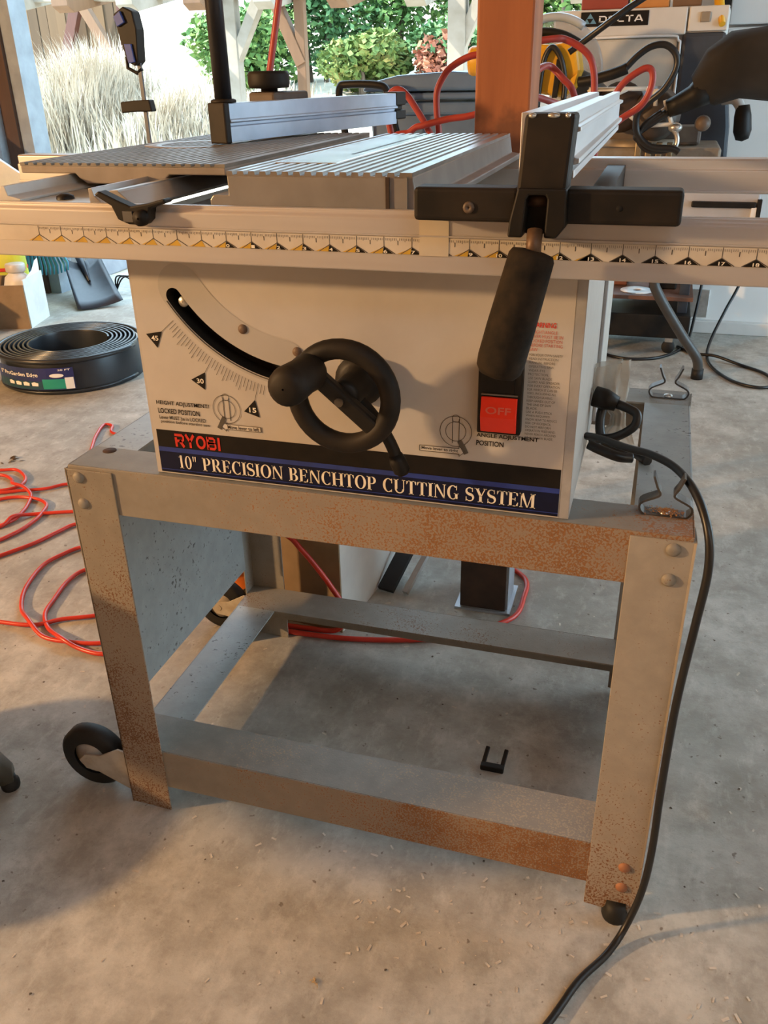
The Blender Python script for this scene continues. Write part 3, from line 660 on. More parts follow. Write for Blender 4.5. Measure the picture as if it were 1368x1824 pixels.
# main ribbed table
def ribbed(name, x0, x1, y0, y1, ztop, zbot, pitch, depth, parent, mat, left_fl=None, right_fl=None, gap=0.5):
    n = int(round((x1-x0)/pitch)); pitch = (x1-x0)/n; top = []
    for i in range(n):
        a = x0+i*pitch; g = pitch*gap
        if i == 0: top += [(a, ztop)]
        top += [(a+pitch-g, ztop), (a+pitch-g*0.85, ztop-depth), (a+pitch-g*0.15, ztop-depth), (a+pitch, ztop)] if i < n-1 else [(a+pitch, ztop)]
    mb = MB(); b = top
    # ribs strip as faces plus body below
    for i in range(len(b)-1):
        mb.add([(b[i][0], y0, b[i][1]), (b[i+1][0], y0, b[i+1][1]), (b[i+1][0], y1, b[i+1][1]), (b[i][0], y1, b[i][1])], [(0, 1, 2, 3)])
    for y in (y0, y1):
        for i in range(len(b)-1):
            mb.add([(b[i][0], y, b[i][1]), (b[i+1][0], y, b[i+1][1]), (b[i+1][0], y, ztop-depth*1.4), (b[i][0], y, ztop-depth*1.4)], [(0, 1, 2, 3)])
    for x in (x0, x1): mb.add([(x, y0, ztop), (x, y1, ztop), (x, y1, ztop-depth*1.4), (x, y0, ztop-depth*1.4)], [(0, 1, 2, 3)])
    return mb.build(name, mat, parent)
mt = MB()
mt.prism([(0.2255, 0.8485), (0.2255, 0.8545), (0.2290, 0.8590), (0.2457, 0.8590), (0.2457, 0.8775), (0.4310, 0.8775), (0.4345, 0.8560), (0.4480, 0.8545), (0.4480, 0.8485)], 'y', 0.006, 0.540)
mt = mt.build('main_table', ALU_DULL, saw, 0.0012); mt['label'] = 'ribbed aluminium table'
ribbed('table_ribs', 0.2457, 0.4305, 0.006, 0.540, 0.8810, 0, 0.0116, 0.0034, mt, ALU_RIB)
MB().box(0.4055, 0.4090, 0.0040, 0.0062, 0.849, 0.8770).build('front_slot', M('slot_brown', (0.05, 0.03, 0.02), None, 50, 0.8), mt)
MB().box(0.4245, 0.4262, 0.0035, 0.0062, 0.849, 0.8775).build('front_bead', ALU_DULL, mt)
ins = MB().box(0.262, 0.3300, 0.085, 0.500, 0.8780, 0.8816).build('throat_plate', M('throat_plate_worn', (0.62, 0.62, 0.60), (0.40, 0.40, 0.39), 18, 0.25, 0.75, 0.05), mt, 0.001)
MB().box(0.3120, 0.3158, 0.185, 0.490, 0.8814, 0.8820).build('blade_slot', BLK_PRINT, ins)
# guide rails and tray at the left
gd = MB()
gd.prism([(0.118, 0.853), (0.118, 0.868), (0.122, 0.8685), (0.124, 0.861), (0.131, 0.8545), (0.139, 0.8560), (0.1415, 0.8665), (0.151, 0.8670), (0.151, 0.8655), (0.168, 0.8520), (0.166, 0.8490), (0.128, 0.8485)], 'y', -0.036, 0.56)
gd.build('guide_rail', M('aluminium_guide', (0.52, 0.53, 0.54), (0.42, 0.42, 0.42), 25, 0.3, 0.8, 0.02, (1, 0.1, 1)), saw, 0.0006)
gl = MB(); gl.prism([(-0.040, 0.8545), (0.040, 0.8545), (0.040, 0.857), (0.026, 0.860), (0.0235, 0.8690), (0.0190, 0.8690), (0.015, 0.858), (-0.040, 0.857)], 'y', -0.038, 0.56)
gl.build('guide_rail', M('guide_pale', (0.60, 0.60, 0.58), (0.50, 0.50, 0.48), 18, 0.45, 0.2), saw, 0.0006)
tr = MB().box(0.030, 0.122, -0.042, 0.56, 0.8490, 0.8545).build('guide_tray', M('tray', (0.50, 0.52, 0.50), (0.40, 0.42, 0.41), 18, 0.4, 0.5), saw, 0.0008)
MB().lathe((0.072, -0.010, 0.8545), (0, 0, 1), [(0.009, 0), (0.0085, 0.003), (0.004, 0.005), (0.0003, 0.0052)], 14).build('tray_bolt', BLACK, tr)
lb = MB(); lb.prism([(0.141, 0.8655), (0.158, 0.8560), (0.163, 0.8440), (0.174, 0.8400), (0.190, 0.8395), (0.196, 0.8445), (0.198, 0.8545), (0.216, 0.8600), (0.214, 0.8635), (0.196, 0.8590), (0.178, 0.8560), (0.165, 0.8610), (0.146, 0.8690)], 'y', -0.062, -0.048)
lb = lb.build('rail_clamp', BLACK, saw, 0.0015)
MB().lathe((0.1895, -0.062, 0.8465), (0, -1, 0), [(0.0075, 0), (0.007, 0.006), (0.001, 0.0075)], 14).build('clamp_knob', BLACK_DUST, lb)
MB().box(0.1700, 0.1800, -0.0635, -0.061, 0.8425, 0.8520).build('clamp_nut', M('clamp_nut', (0.15, 0.15, 0.15), None, 50, 0.4, 0.5), lb)

# ---- sliding table, its miter fence
sl = thing('sliding_table', 'dusty ribbed sliding table left of the main saw table', 'saw table', (0.089, 0.30, 0.8575))
s1 = MB()
s1.prism([(-0.0365, 0.8700), (0.0330, 0.8700), (0.0370, 0.8655), (0.0460, 0.8600), (0.1250, 0.8600), (0.1420, 0.8655), (0.1480, 0.8700), (0.2135, 0.8700), (0.2135, 0.8775), (-0.0365, 0.8775)], 'y', 0.068, 0.560)
s1.build('table_body', M('sliding_body', (0.31, 0.27, 0.23), (0.26, 0.225, 0.19), 30, 0.5, 0.2), sl, 0.0012)
ribbed('table_ribs', -0.0365, 0.2135, 0.068, 0.560, 0.8810, 0, 0.0114, 0.0026, sl, M('dusty_ribs', (0.25, 0.235, 0.21), (0.19, 0.175, 0.15), 30, 0.5, 0.35))
MB().lathe((0.045, 0.33, 0.8790), (0, 0, 1), [(0.070, 0), (0.070, 0.0021), (0.048, 0.0022), (0.047, 0.0014), (0.001, 0.0014)], 40).build('pivot_disc', M('pivot_disc', (0.30, 0.27, 0.23), (0.22, 0.19, 0.15), 30, 0.45, 0.3), sl)

fa = Vector((0.0855, 0.328, 0)); fb = Vector((0.192, 0.745, 0)); fdir = (fb-fa).normalized(); fn = Vector((fdir.y, -fdir.x, 0))
mf = thing('miter_fence', 'blue-tinged aluminium miter fence with black end caps on the sliding table', 'fence', (0.10, 0.36, 0.8815))
def along(mb, prof, a, b, nrm):
    n = len(prof); a = Vector(a); b = Vector(b)
    vs = [a+nrm*u+Vector((0, 0, w)) for u, w in prof]+[b+nrm*u+Vector((0, 0, w)) for u, w in prof]
    return mb.add(vs, [tuple(range(n)), tuple(range(2*n-1, n-1, -1))]+[(i, i+n, (i+1) % n+n, (i+1) % n) for i in range(n)])
al = MB()
along(al, [(0.012, 0.8835), (0.012, 0.9020), (0.0085, 0.9030), (0.0085, 0.9068), (0.0145, 0.9075), (0.0145, 0.9105), (0.012, 0.9112), (0.012, 0.9300), (-0.012, 0.9300), (-0.012, 0.8835)], fa, fb, fn)
al.build('fence_extrusion', M('blue_daylight_alu', (0.46, 0.56, 0.70), (0.38, 0.47, 0.60), 18, 0.4, 0.3, 0.03), mf, 0.0006)  # bluish daylight put into the extrusion's base colour
ce = MB(); along(ce, [(0.0135, 0.8820), (0.0135, 0.9310), (-0.015, 0.9310), (-0.015, 0.8820)], fa-fdir*0.010, fa+fdir*0.001, fn); ce.build('end_cap', BLACK_DUST, mf, 0.002)
ce = MB(); along(ce, [(0.0135, 0.8900), (0.0135, 0.9040), (0.006, 0.9045), (0.006, 0.9110), (0.0135, 0.9115), (0.0135, 0.9320), (-0.0135, 0.9320), (-0.0135, 0.8900)], fb-fdir*0.002, fb+fdir*0.030, fn); ce.build('end_cap', BLACK_DUST, mf, 0.002)
cl = fa+fdir*0.007-fn*0.001
MB().lathe((cl.x, cl.y, 0.9305), (0, 0, 1), [(0.001, 0), (0.0165, 0), (0.0165, 0.003), (0.0135, 0.0045), (0.001, 0.0045)], 24).build('pole_collar', BLACK_DUST, mf)
MB().cyl((cl.x, cl.y, 0.933), (cl.x-0.002, cl.y, 1.25), 0.0112, 20).build('black_pole', M('pole_black', (0.022, 0.024, 0.03), None, 20, 0.28), mf)
kc = fa+fdir*0.150-fn*0.036
MB().lathe((kc.x, kc.y, 0.918), (0, 0, 1), [(0.001, 0.022), (0.012, 0.022), (0.012, 0.026), (0.0285, 0.027), (0.0300, 0.032), (0.0300, 0.044), (0.0280, 0.0485), (0.001, 0.0490)], 26).build('locking_knob', BLACK_DUST, mf)
al = MB(); along(al, [(-0.013, 0.9200), (-0.060, 0.9200), (-0.060, 0.9400), (-0.013, 0.9400)], fa+fdir*0.130, fa+fdir*0.215, fn); al.build('knob_base', M('knob_base', (0.10, 0.07, 0.05), (0.06, 0.045, 0.035), 30, 0.6), mf, 0.004)
al = MB(); along(al, [(-0.016, 0.8815), (-0.056, 0.8815), (-0.056, 0.9200), (-0.016, 0.9200)], fa+fdir*0.145, fa+fdir*0.185, fn); al.build('knob_post', BLACK, mf, 0.002)

# ---- rip fence
rf = thing('rip_fence', 'rip fence with black T-shaped head and aluminium bar across the rails', 'fence', (0.557, -0.05, 0.8535))
def fence_prof():
    L, R = 0.5350, 0.5790
    return [(L, 0.884), (R, 0.884), (R, 0.8900), (R-0.004, 0.8905), (R-0.004, 0.8930), (R+0.0035, 0.8950), (R+0.0035, 0.8990), (R-0.001, 0.9000), (R-0.001, 0.9175), (R+0.003, 0.9185), (R+0.003, 0.9215), (R-0.0025, 0.9225), (R-0.0025, 0.9320), (L+0.032, 0.9320), (L+0.031, 0.9270), (L+0.014, 0.9270), (L+0.013, 0.9320), (L, 0.9320)]
MB().prism(fence_prof(), 'y', -0.050, 0.560).build('fence_bar', ALU_Y, rf, 0.0005)
hd = MB(); hd.prism([(0.5385, 0.8760), (0.5770, 0.8760), (0.5805, 0.9325), (0.5425, 0.9325)], 'y', -0.082, -0.049)
hd.build('fence_head', BLACK_DUST, rf, 0.003)
hl = MB()
hl.prism([(0.5335, 0.8430), (0.5455, 0.8430), (0.5475, 0.8720), (0.5495, 0.8750), (0.5620, 0.8750), (0.5635, 0.8720), (0.5625, 0.8430), (0.5720, 0.8430), (0.5790, 0.8520), (0.5780, 0.8800), (0.5400, 0.8800), (0.5345, 0.8550)], 'y', -0.086, -0.052)
hl.build('lever_yoke', BLACK, rf, 0.0015)
MB().box(0.5440, 0.5640, -0.066, -0.054, 0.8435, 0.8760).build('yoke_back', BLK_PRINT, rf)
MB().cyl((0.5470, -0.070, 0.8700), (0.5625, -0.070, 0.8700), 0.0055, 14).build('pivot_pin', M('pin_brown', (0.10, 0.06, 0.04), None, 50, 0.5, 0.5), rf)
for x0, x1 in ((0.4540, 0.5400), (0.5760, 0.6645)):
    o = MB().box(x0, x1, -0.078, -0.0515, 0.8528, 0.8790).build('cross_bar', BLACK_DUST, rf, 0.0035, 3)
MB().lathe((0.5002, -0.078, 0.8640), (0, -1, 0), [(0.0048, -0.001), (0.0045, 0.0015), (0.0012, 0.002), (0.0012, 0.0008), (0.0001, 0.0008)], 14).build('bar_screw', M('screw_brown', (0.12, 0.085, 0.06), None, 60, 0.5), rf)
MB().lathe((0.6180, -0.078, 0.8655), (0, -1, 0), [(0.0026, -0.0005), (0.0024, 0.0003), (0.0001, 0.0003)], 12).build('bar_hole', M('hole_black', (0.004, 0.004, 0.004), None, 50, 0.9), rf)
for x, w in ((0.5480, 0.007), (0.5640, 0.011), (0.5745, 0.005)):
    MB().ball((x, -0.0795, 0.9310), w/2, 0.0040, 0.0022, 10, 6).build('worn_corner', ZINC, rf)
MB().cyl((0.5550, -0.082, 0.8485), (0.5558, -0.092, 0.830), 0.0062, 12).build('lever_shaft', M('rusty_shaft', (0.16, 0.10, 0.06), (0.10, 0.055, 0.03), 80, 0.5, 0.3), rf)
g0 = Vector((0.5560, -0.092, 0.8345)); g1 = Vector((0.5330, -0.106, 0.7330)); gv = g1-g0
gp = [(0.0, 0.010), (0.012, 0.0165), (0.05, 0.0185), (0.3, 0.0192), (0.6, 0.0200), (0.85, 0.0200), (0.93, 0.0190), (0.98, 0.0150), (1.0, 0.0070)]
MB().tube([g0+gv*t for t, r in gp], [r for t, r in gp], 26).build('foam_grip', FOAM, rf)

# ================================================================== THINGS ON AND AROUND THE STAND
def clip(y, label):
    x0 = 0.689
    t = thing('spring_clip', label, 'clip', (x0, y, H), 'spring clips on the stand')
    pts = [(-0.0150, 0.0440), (-0.0105, 0.0320), (-0.0070, 0.0255), (-0.0095, 0.0215), (-0.0230, 0.0145), (-0.0262, 0.0085), (-0.0225, 0.0020), (-0.0150, 0.0006)]
    pts = pts+[(-a, b) for a, b in pts[::-1]]
    sp = spline([(x0+a, y, H+b) for a, b in pts], 3)
    mb = MB(); h = 0.0011
    for i in range(len(sp)-1):
        mb.bar(sp[i], sp[i+1]+(sp[i+1]-sp[i]).normalized()*0.0004, 0.016, 2*h, up=Vector((-(sp[i+1]-sp[i]).z, 0, (sp[i+1]-sp[i]).x)))
    mb.build('clip_band', SPRING, t)
    MB().lathe((x0, y, H+0.0015), (0, 0, 1), [(0.006, 0), (0.0055, 0.002), (0.001, 0.003), (0.0001, 0.003)], 12).build('clip_screw', ZINC, t)
    return t
clip(0.048, 'black spring clip at the front right corner of the stand, beside the cord')
clip(0.418, 'black spring clip at the back right corner of the stand')
MB()
dust = MB(); rg = random.Random(11)
for i in range(420):
    a = rg.uniform(0, 2*PI); r = abs(rg.gauss(0, 1)); x = 0.690+0.010*r*math.cos(a); y = 0.048+0.006*r*math.sin(a); z = H+0.002+0.0025*max(0, 1-r*0.6)+rg.uniform(0, .0008)
    if not (0.667 < x < 0.711 and 0.034 < y < 0.062): continue
    s = 0.0012; b = rg.uniform(0, PI)
    dust.add([(x+s*math.cos(b+k*2.1), y+s*math.sin(b+k*2.1), z+rg.uniform(-.0006, .0006)) for k in range(3)], [(0, 1, 2)])
tag(dust.build('sawdust_heap', M('sawdust_orange', (0.55, 0.26, 0.09), (0.40, 0.17, 0.05), 90, 0.9), recalc=False), 'small heap of orange sawdust inside the front spring clip', 'sawdust', kind='stuff')

# power cord of the saw
cp = [(0.597, 0.150, 0.586), (0.612, 0.140, 0.5885), (0.641, 0.122, 0.588), (0.671, 0.102, 0.590), (0.697, 0.074, 0.588), (0.716, 0.034, 0.580), (0.7295, 0.004, 0.556), (0.7345, -0.008, 0.519), (0.7315, -0.010, 0.458), (0.7270, -0.010, 0.377), (0.7255, -0.010, 0.315),
      (0.7255, -0.012, 0.224), (0.7265, -0.016, 0.134), (0.722, -0.022, 0.070), (0.708, -0.038, 0.020), (0.690, -0.068, 0.0052), (0.661, -0.112, 0.0048), (0.633, -0.173, 0.0048), (0.585, -0.26, 0.0048), (0.52, -0.40, 0.0048)]
tag(MB().tube(spline(cp, 8), 0.0044, 10).build('power_cord', CORD), 'thick black power cord hanging down the right leg onto the floor', 'cord')
# tied spare cord with plastic bag behind the saw
bc = thing('cord_bundle', 'black cord ends and plug gathered beside the saw body', 'cord', (0.61, 0.20, 0.549))
MB().tube([(0.599, 0.215, 0.612), (0.612, 0.212, 0.610), (0.626, 0.210, 0.606)], [0.0125, 0.0125, 0.009], 12).build('plug', BLACK, bc)
MB().tube(spline([(0.626, 0.210, 0.606), (0.640, 0.205, 0.603), (0.650, 0.200, 0.598), (0.648, 0.195, 0.585), (0.630, 0.192, 0.572), (0.612, 0.195, 0.566), (0.600, 0.20, 0.562)], 6), 0.0055, 10).build('short_cord', CORD, bc)
MB().tube(spline([(0.612, 0.225, 0.606), (0.608, 0.215, 0.585), (0.612, 0.205, 0.565), (0.625, 0.20, 0.556), (0.648, 0.20, 0.552), (0.668, 0.17, 0.5535)], 6), 0.0058, 10).build('looped_cord', CORD, bc)
MB().tube(spline([(0.600, 0.165, 0.570), (0.615, 0.16, 0.566), (0.635, 0.155, 0.562), (0.650, 0.16, 0.560)], 6), 0.0060, 10).build('lower_cord', CORD, bc)
bagm = M('clear_bag', (0.62, 0.58, 0.50), (0.52, 0.48, 0.41), 40, 0.25, alpha=0.58)
bg = MB(); rg = random.Random(5)
def sheet(mb, rows, n=15, pleat=0.0):
    """rows: (center, half-vector a, half-vector b, crumple): rings of a bag"""
    R = []
    for c, a, b, cr in rows:
        c = Vector(c); a = Vector(a); b = Vector(b)
        R.append([c+(a*math.cos(2*PI*k/n)+b*math.sin(2*PI*k/n))*(1+rg.uniform(-cr, cr)+pleat*math.cos(7*2*PI*k/n+0.4*len(R))) for k in range(n)])
    vs = [p for r in R for p in r]; fs = []
    for i in range(len(R)-1):
        for k in range(n):
            l = (k+1) % n; fs.append((i*n+k, i*n+l, (i+1)*n+l, (i+1)*n+k))
    return mb.add(vs, fs, True)
sheet(bg, [((0.606, 0.25, 0.642), (0.024, 0, 0.006), (0, 0.010, 0), 0.10), ((0.605, 0.25, 0.628), (0.026, 0, 0.002), (0, 0.014, 0), 0.12), ((0.608, 0.248, 0.612), (0.023, 0, 0.002), (0, 0.013, 0), 0.15), ((0.618, 0.24, 0.598), (0.013, 0, 0), (0, 0.009, 0), 0.2),
          ((0.628, 0.23, 0.588), (0.007, 0, 0.003), (0, 0.006, 0), 0.2), ((0.629, 0.225, 0.575), (0.008, 0, 0), (0, 0.006, 0), 0.2), ((0.628, 0.225, 0.564), (0.016, 0, 0), (0, 0.009, 0), 0.2), ((0.627, 0.225, 0.553), (0.021, 0, -0.001), (0, 0.010, 0), 0.12)], 36, 0.22)
tag(bg.build('plastic_bag', bagm, recalc=False), 'crumpled clear plastic bag tied round the cords beside the saw', 'bag')

# red air hose lying on the floor in loops, left of the stand
z0 = 0.0058
hp = [(-0.45, 1.10), (-0.70, 1.25), (-0.851, 1.280), (-0.893, 1.336), (-0.922, 1.334), (-0.896, 1.255), (-0.861, 1.183), (-0.80, 1.08), (-0.68, 0.98), (-0.72, 0.945), (-0.774, 0.930), (-0.81, 0.892), (-0.874, 0.861), (-0.911, 0.841), (-1.02, 0.80), (-1.13, 0.83), (-1.12, 0.93), (-1.008, 0.963), (-0.962, 0.975), (-0.903, 0.933), (-0.890, 0.882), (-0.94, 0.845), (-1.03, 0.86), (-1.05, 0.91), (-0.982, 0.936), (-0.935, 0.918), (-0.904, 0.884),
      (-0.86, 0.872), (-0.825, 0.852), (-0.800, 0.810), (-0.782, 0.764), (-0.776, 0.714), (-0.81, 0.66), (-0.90, 0.66), (-0.93, 0.74), (-0.87, 0.82), (-0.803, 0.835), (-0.751, 0.815), (-0.731, 0.772), (-0.722, 0.728), (-0.725, 0.668), (-0.755, 0.60), (-0.83, 0.585), (-0.83, 0.63), (-0.783, 0.682), (-0.775, 0.721), (-0.748, 0.757), (-0.665, 0.793), (-0.55, 0.83), (-0.50, 0.80), (-0.56, 0.765), (-0.613, 0.738), (-0.630, 0.695), (-0.65, 0.631), (-0.688, 0.562), (-0.74, 0.47), (-0.72, 0.37), (-0.62, 0.335), (-0.509, 0.338), (-0.437, 0.347), (-0.395, 0.379), (-0.336, 0.409), (-0.25, 0.47), (-0.28, 0.58), (-0.40, 0.65), (-0.48, 0.658), (-0.531, 0.643), (-0.554, 0.603), (-0.566, 0.548), (-0.542, 0.458), (-0.501, 0.392), (-0.454, 0.352), (-0.397, 0.319), (-0.338, 0.316), (-0.271, 0.33), (-0.19, 0.38), (-0.20, 0.49), (-0.30, 0.56), (-0.40, 0.578), (-0.462, 0.558), (-0.472, 0.507), (-0.456, 0.436), (-0.441, 0.387), (-0.404, 0.346), (-0.349, 0.313), (-0.304, 0.303), (-0.248, 0.30), (-0.19, 0.33), (-0.175, 0.46), (-0.20, 0.68), (-0.26, 0.90), (-0.30, 1.05)]
n = len(hp); hz = []
for i, (x, y) in enumerate(hp):
    # later turns ride over earlier ones where they come close
    lift = 0.0
    for j in range(max(0, i-3)):
        dd = math.hypot(hp[j][0]-x, hp[j][1]-y)
        if dd < 0.022: lift = max(lift, 0.009)
    hz.append(z0+lift)
tag(MB().tube(spline([(x, y, z) for (x, y), z in zip(hp, hz)], 6), 0.0046, 8).build('air_hose', RED_HOSE), 'red air hose lying in loose loops on the floor left of the stand', 'hose')
tag(MB().tube(spline([(0.02, 0.60, 0.36), (0.045, 0.487, 0.236), (0.077, 0.475, 0.198), (0.108, 0.475, 0.161), (0.144, 0.474, 0.112), (0.172, 0.472, 0.06), (0.15, 0.474, 0.016), (0.09, 0.478, 0.0065), (0.045, 0.476, 0.006), (0.035, 0.466, 0.006), (0.07, 0.459, 0.006), (0.167, 0.4655, 0.006), (0.259, 0.485, 0.006), (0.349, 0.517, 0.006), (0.42, 0.57, 0.006), (0.466, 0.622, 0.006), (0.474, 0.69, 0.006), (0.462, 0.775, 0.006), (0.36, 0.85, 0.006), (0.2, 0.95, 0.006)], 8), 0.0052, 8).build('air_hose', RED_HOSE), 'red hose hanging over the cardboard box and running round the post base', 'hose')

# cardboard box behind the stand
cb = thing('cardboard_box', 'open cardboard box with brown front and pale side behind the stand', 'box', (0.09, 0.60, 0))
R_ = Matrix.Rotation(math.radians(-6), 3, 'Z'); pv = (0.156, 0.490, 0)
MB().box(-0.010, 0.156, 0.490, 0.494, 0, 0.25, R_, pv).build('front_side', CARD, cb)
MB().box(0.152, 0.1562, 0.4945, 0.76, 0, 0.25, R_, pv).build('right_side', CARD_PALE, cb)
MB().box(-0.010, 0.156, 0.756, 0.760, 0, 0.25, R_, pv).box(-0.010, -0.006, 0.494, 0.756, 0, 0.25, R_, pv).box(-0.010, 0.156, 0.494, 0.756, 0, 0.004, R_, pv).build('far_sides', CARD, cb)
for k, (m, dx, w) in enumerate(((M('black_board', (0.010, 0.010, 0.011), None, 20, 0.6), 0.0, 0.035), (M('pale_board', (0.45, 0.43, 0.40), None, 20, 0.6), 0.042, 0.012))):
    o = MB().bar((0.195+dx, 0.650, 0.006), (0.262+dx*1.3, 0.93, 0.17), w, 0.010).build('wood_strip', m)
    tag(o, ['black board leaning behind the pale side of the cardboard box', 'thin pale strip leaning beside the black board'][k], 'board')
# orange bucket further back at the left, seen under the side panel
ob = thing('orange_tub', 'small orange plastic tub behind the rear caster', 'tub', (-0.085, 0.60, 0))
MB().lathe((-0.085, 0.60, 0), (0, 0, 1), [(0.001, 0.002), (0.056, 0.002), (0.058, 0.008), (0.066, 0.13), (0.070, 0.131), (0.070, 0.142), (0.064, 0.142), (0.054, 0.012), (0.001, 0.012)], 36).build('tub_body', ORANGE, ob)
MB().tube([(-0.085+0.0715*math.cos(a), 0.60+0.0715*math.sin(a), 0.075+0.05*math.cos(a)) for a in [PI+PI*k/16 for k in range(17)]], 0.0025, 8).build('tub_handle', BLACK, ob)

# wooden post
wp = thing('wooden_post', 'orange-brown square fir post behind the saw', 'post', (0.399, 0.685, 0))
def low_dark_wood():  # post grain turns darker below an uneven height
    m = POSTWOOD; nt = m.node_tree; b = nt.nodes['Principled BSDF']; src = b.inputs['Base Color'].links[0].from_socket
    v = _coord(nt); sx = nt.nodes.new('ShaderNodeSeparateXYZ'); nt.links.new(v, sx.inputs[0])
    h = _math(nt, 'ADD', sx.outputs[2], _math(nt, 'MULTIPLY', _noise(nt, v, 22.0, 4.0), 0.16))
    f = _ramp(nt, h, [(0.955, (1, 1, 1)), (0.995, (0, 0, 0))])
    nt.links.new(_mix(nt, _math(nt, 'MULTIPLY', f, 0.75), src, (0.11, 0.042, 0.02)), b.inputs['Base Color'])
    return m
MB().box(0.3575, 0.4430, 0.640, 0.728, 0.11, 2.75).build('post_timber', low_dark_wood(), wp, 0.004)
pb = MB().box(0.3545, 0.4460, 0.637, 0.731, 0.004, 0.125).build('post_base', M('post_base_dark', (0.035, 0.022, 0.015), (0.06, 0.035, 0.022), 20, 0.7), wp, 0.002)
MB().box(0.4460, 0.4490, 0.645, 0.722, 0.004, 0.115).build('base_bracket', GALV, pb)
MB().box(0.345, 0.456, 0.630, 0.740, 0.0, 0.005).build('base_plate', GALV, pb)

# hoses strung behind the saw
DULL_HOSE = M('dull_red_hose', (0.36, 0.045, 0.035), (0.30, 0.035, 0.028), 20, 0.42)
def hose(pts, label, r=0.0062):
    return tag(MB().tube(spline(pts, 8), r, 10).build('air_hose', DULL_HOSE), label, 'hose')
hose([(0.24, 0.98, 0.006), (0.23, 0.96, 0.30), (0.20, 0.93, 0.62), (0.148, 0.95, 0.78), (0.132, 0.95, 0.856), (0.122, 0.95, 0.895), (0.126, 0.95, 0.918), (0.143, 0.95, 0.932), (0.162, 0.95, 0.924), (0.186, 0.95, 0.893), (0.208, 0.95, 0.858), (0.235, 0.955, 0.80), (0.25, 0.96, 0.70), (0.27, 1.0, 0.35), (0.29, 1.05, 0.006)], 'narrow red hose loop left of the post, in front of the bin')
hose([(0.31, 1.02, 0.006), (0.29, 1.0, 0.30), (0.26, 0.97, 0.60), (0.228, 0.965, 0.78), (0.223, 0.965, 0.858), (0.219, 0.965, 0.892), (0.219, 0.965, 0.926), (0.229, 0.965, 0.949), (0.245, 0.965, 0.967), (0.276, 0.965, 0.983), (0.307, 0.965, 0.989), (0.36, 0.97, 1.000), (0.426, 0.985, 1.009), (0.451, 1.0, 1.007), (0.483, 1.0, 0.990), (0.500, 1.0, 0.967), (0.507, 1.0, 0.921), (0.500, 1.0, 0.84), (0.47, 1.0, 0.68), (0.43, 1.0, 0.35), (0.42, 1.02, 0.006)], 'red hose arching behind the post from the bin to the yellow saw')
hose([(0.06, 0.95, 0.006), (0.06, 0.93, 0.40), (0.12, 0.93, 0.80), (0.175, 0.935, 0.860), (0.203, 0.935, 0.871), (0.247, 0.935, 0.881), (0.300, 0.935, 0.889), (0.35, 0.94, 0.915), (0.40, 0.96, 0.955), (0.419, 1.02, 0.966), (0.446, 1.02, 0.945), (0.469, 1.02, 0.917), (0.485, 1.02, 0.84), (0.45, 1.04, 0.60), (0.43, 1.06, 0.35), (0.42, 1.10, 0.006)], 'red hose crossing low behind the post')
hose([(0.46, 0.99, 0.006), (0.47, 0.99, 0.40), (0.515, 1.0, 0.80), (0.535, 1.0, 0.88), (0.547, 1.0, 0.920), (0.566, 1.0, 0.943), (0.594, 1.0, 0.959), (0.607, 1.0, 0.951), (0.606, 1.0, 0.924), (0.591, 1.0, 0.897), (0.554, 1.0, 0.872), (0.50, 0.98, 0.82), (0.45, 0.95, 0.60), (0.41, 0.92, 0.25), (0.39, 0.92, 0.006)], 'bent red hose loop behind the end of the rip fence')
hose([(0.28, 0.88, 0.006), (0.29, 0.89, 0.35), (0.30, 0.90, 0.70), (0.318, 0.90, 0.80), (0.322, 0.90, 0.86), (0.332, 0.905, 0.895), (0.38, 0.95, 0.92), (0.44, 1.05, 0.90)], 'short red hose bend at the lower left edge of the post')
tag(MB().tube([(-0.235, 1.2, 0.88), (-0.224, 1.2, 0.965), (-0.190, 1.2, 1.104), (-0.14, 1.2, 1.40), (-0.10, 1.2, 1.9), (-0.09, 1.2, 2.75)], 0.0075, 10).build('air_hose', DULL_HOSE), 'straight red hose hanging from the ceiling behind the black knob', 'hose')

# bar clamp on the rear rail
bcl = thing('bar_clamp', 'small blue and black bar clamp standing on the rear rail at the left', 'clamp', (-0.19, 0.60, 0.79))
MB().box(-0.193, -0.187, 0.598, 0.602, 0.785, 1.035).build('clamp_bar', M('clamp_steel', (0.16, 0.18, 0.22), None, 30, 0.35, 0.6), bcl)
hdm = M('clamp_blue', (0.05, 0.10, 0.45), (0.04, 0.08, 0.36), 20, 0.4)
mb = MB(); mb.prism([(-0.219, 1.052), (-0.200, 1.062), (-0.184, 1.055), (-0.180, 1.030), (-0.184, 0.985), (-0.192, 0.978), (-0.205, 0.985), (-0.212, 1.015)], 'y', 0.588, 0.612); mb.build('clamp_head', BLACK, bcl, 0.002)
MB().prism([(-0.217, 1.048), (-0.204, 1.056), (-0.198, 1.040), (-0.212, 1.034)], 'y', 0.584, 0.616).build('jaw_pad', hdm, bcl, 0.001)
MB().prism([(-0.205, 1.010), (-0.192, 1.010), (-0.189, 0.984), (-0.201, 0.982)], 'y', 0.585, 0.615).build('trigger', hdm, bcl, 0.001)
MB().tube([(-0.211, 0.600, 0.992), (-0.212, 0.600, 0.976), (-0.196, 0.600, 0.968), (-0.186, 0.600, 0.974)], 0.003, 8).build('release_lever', BLACK, bcl)
MB().prism([(-0.231, 0.909), (-0.231, 0.926), (-0.205, 0.928), (-0.176, 0.929), (-0.173, 0.911), (-0.205, 0.911)], 'y', 0.592, 0.608).build('lower_jaw', BLACK, bcl, 0.002)
MB().box(-0.206, -0.174, 0.586, 0.614, 0.786, 0.802).build('rail_jaw', BLACK, bcl, 0.002)

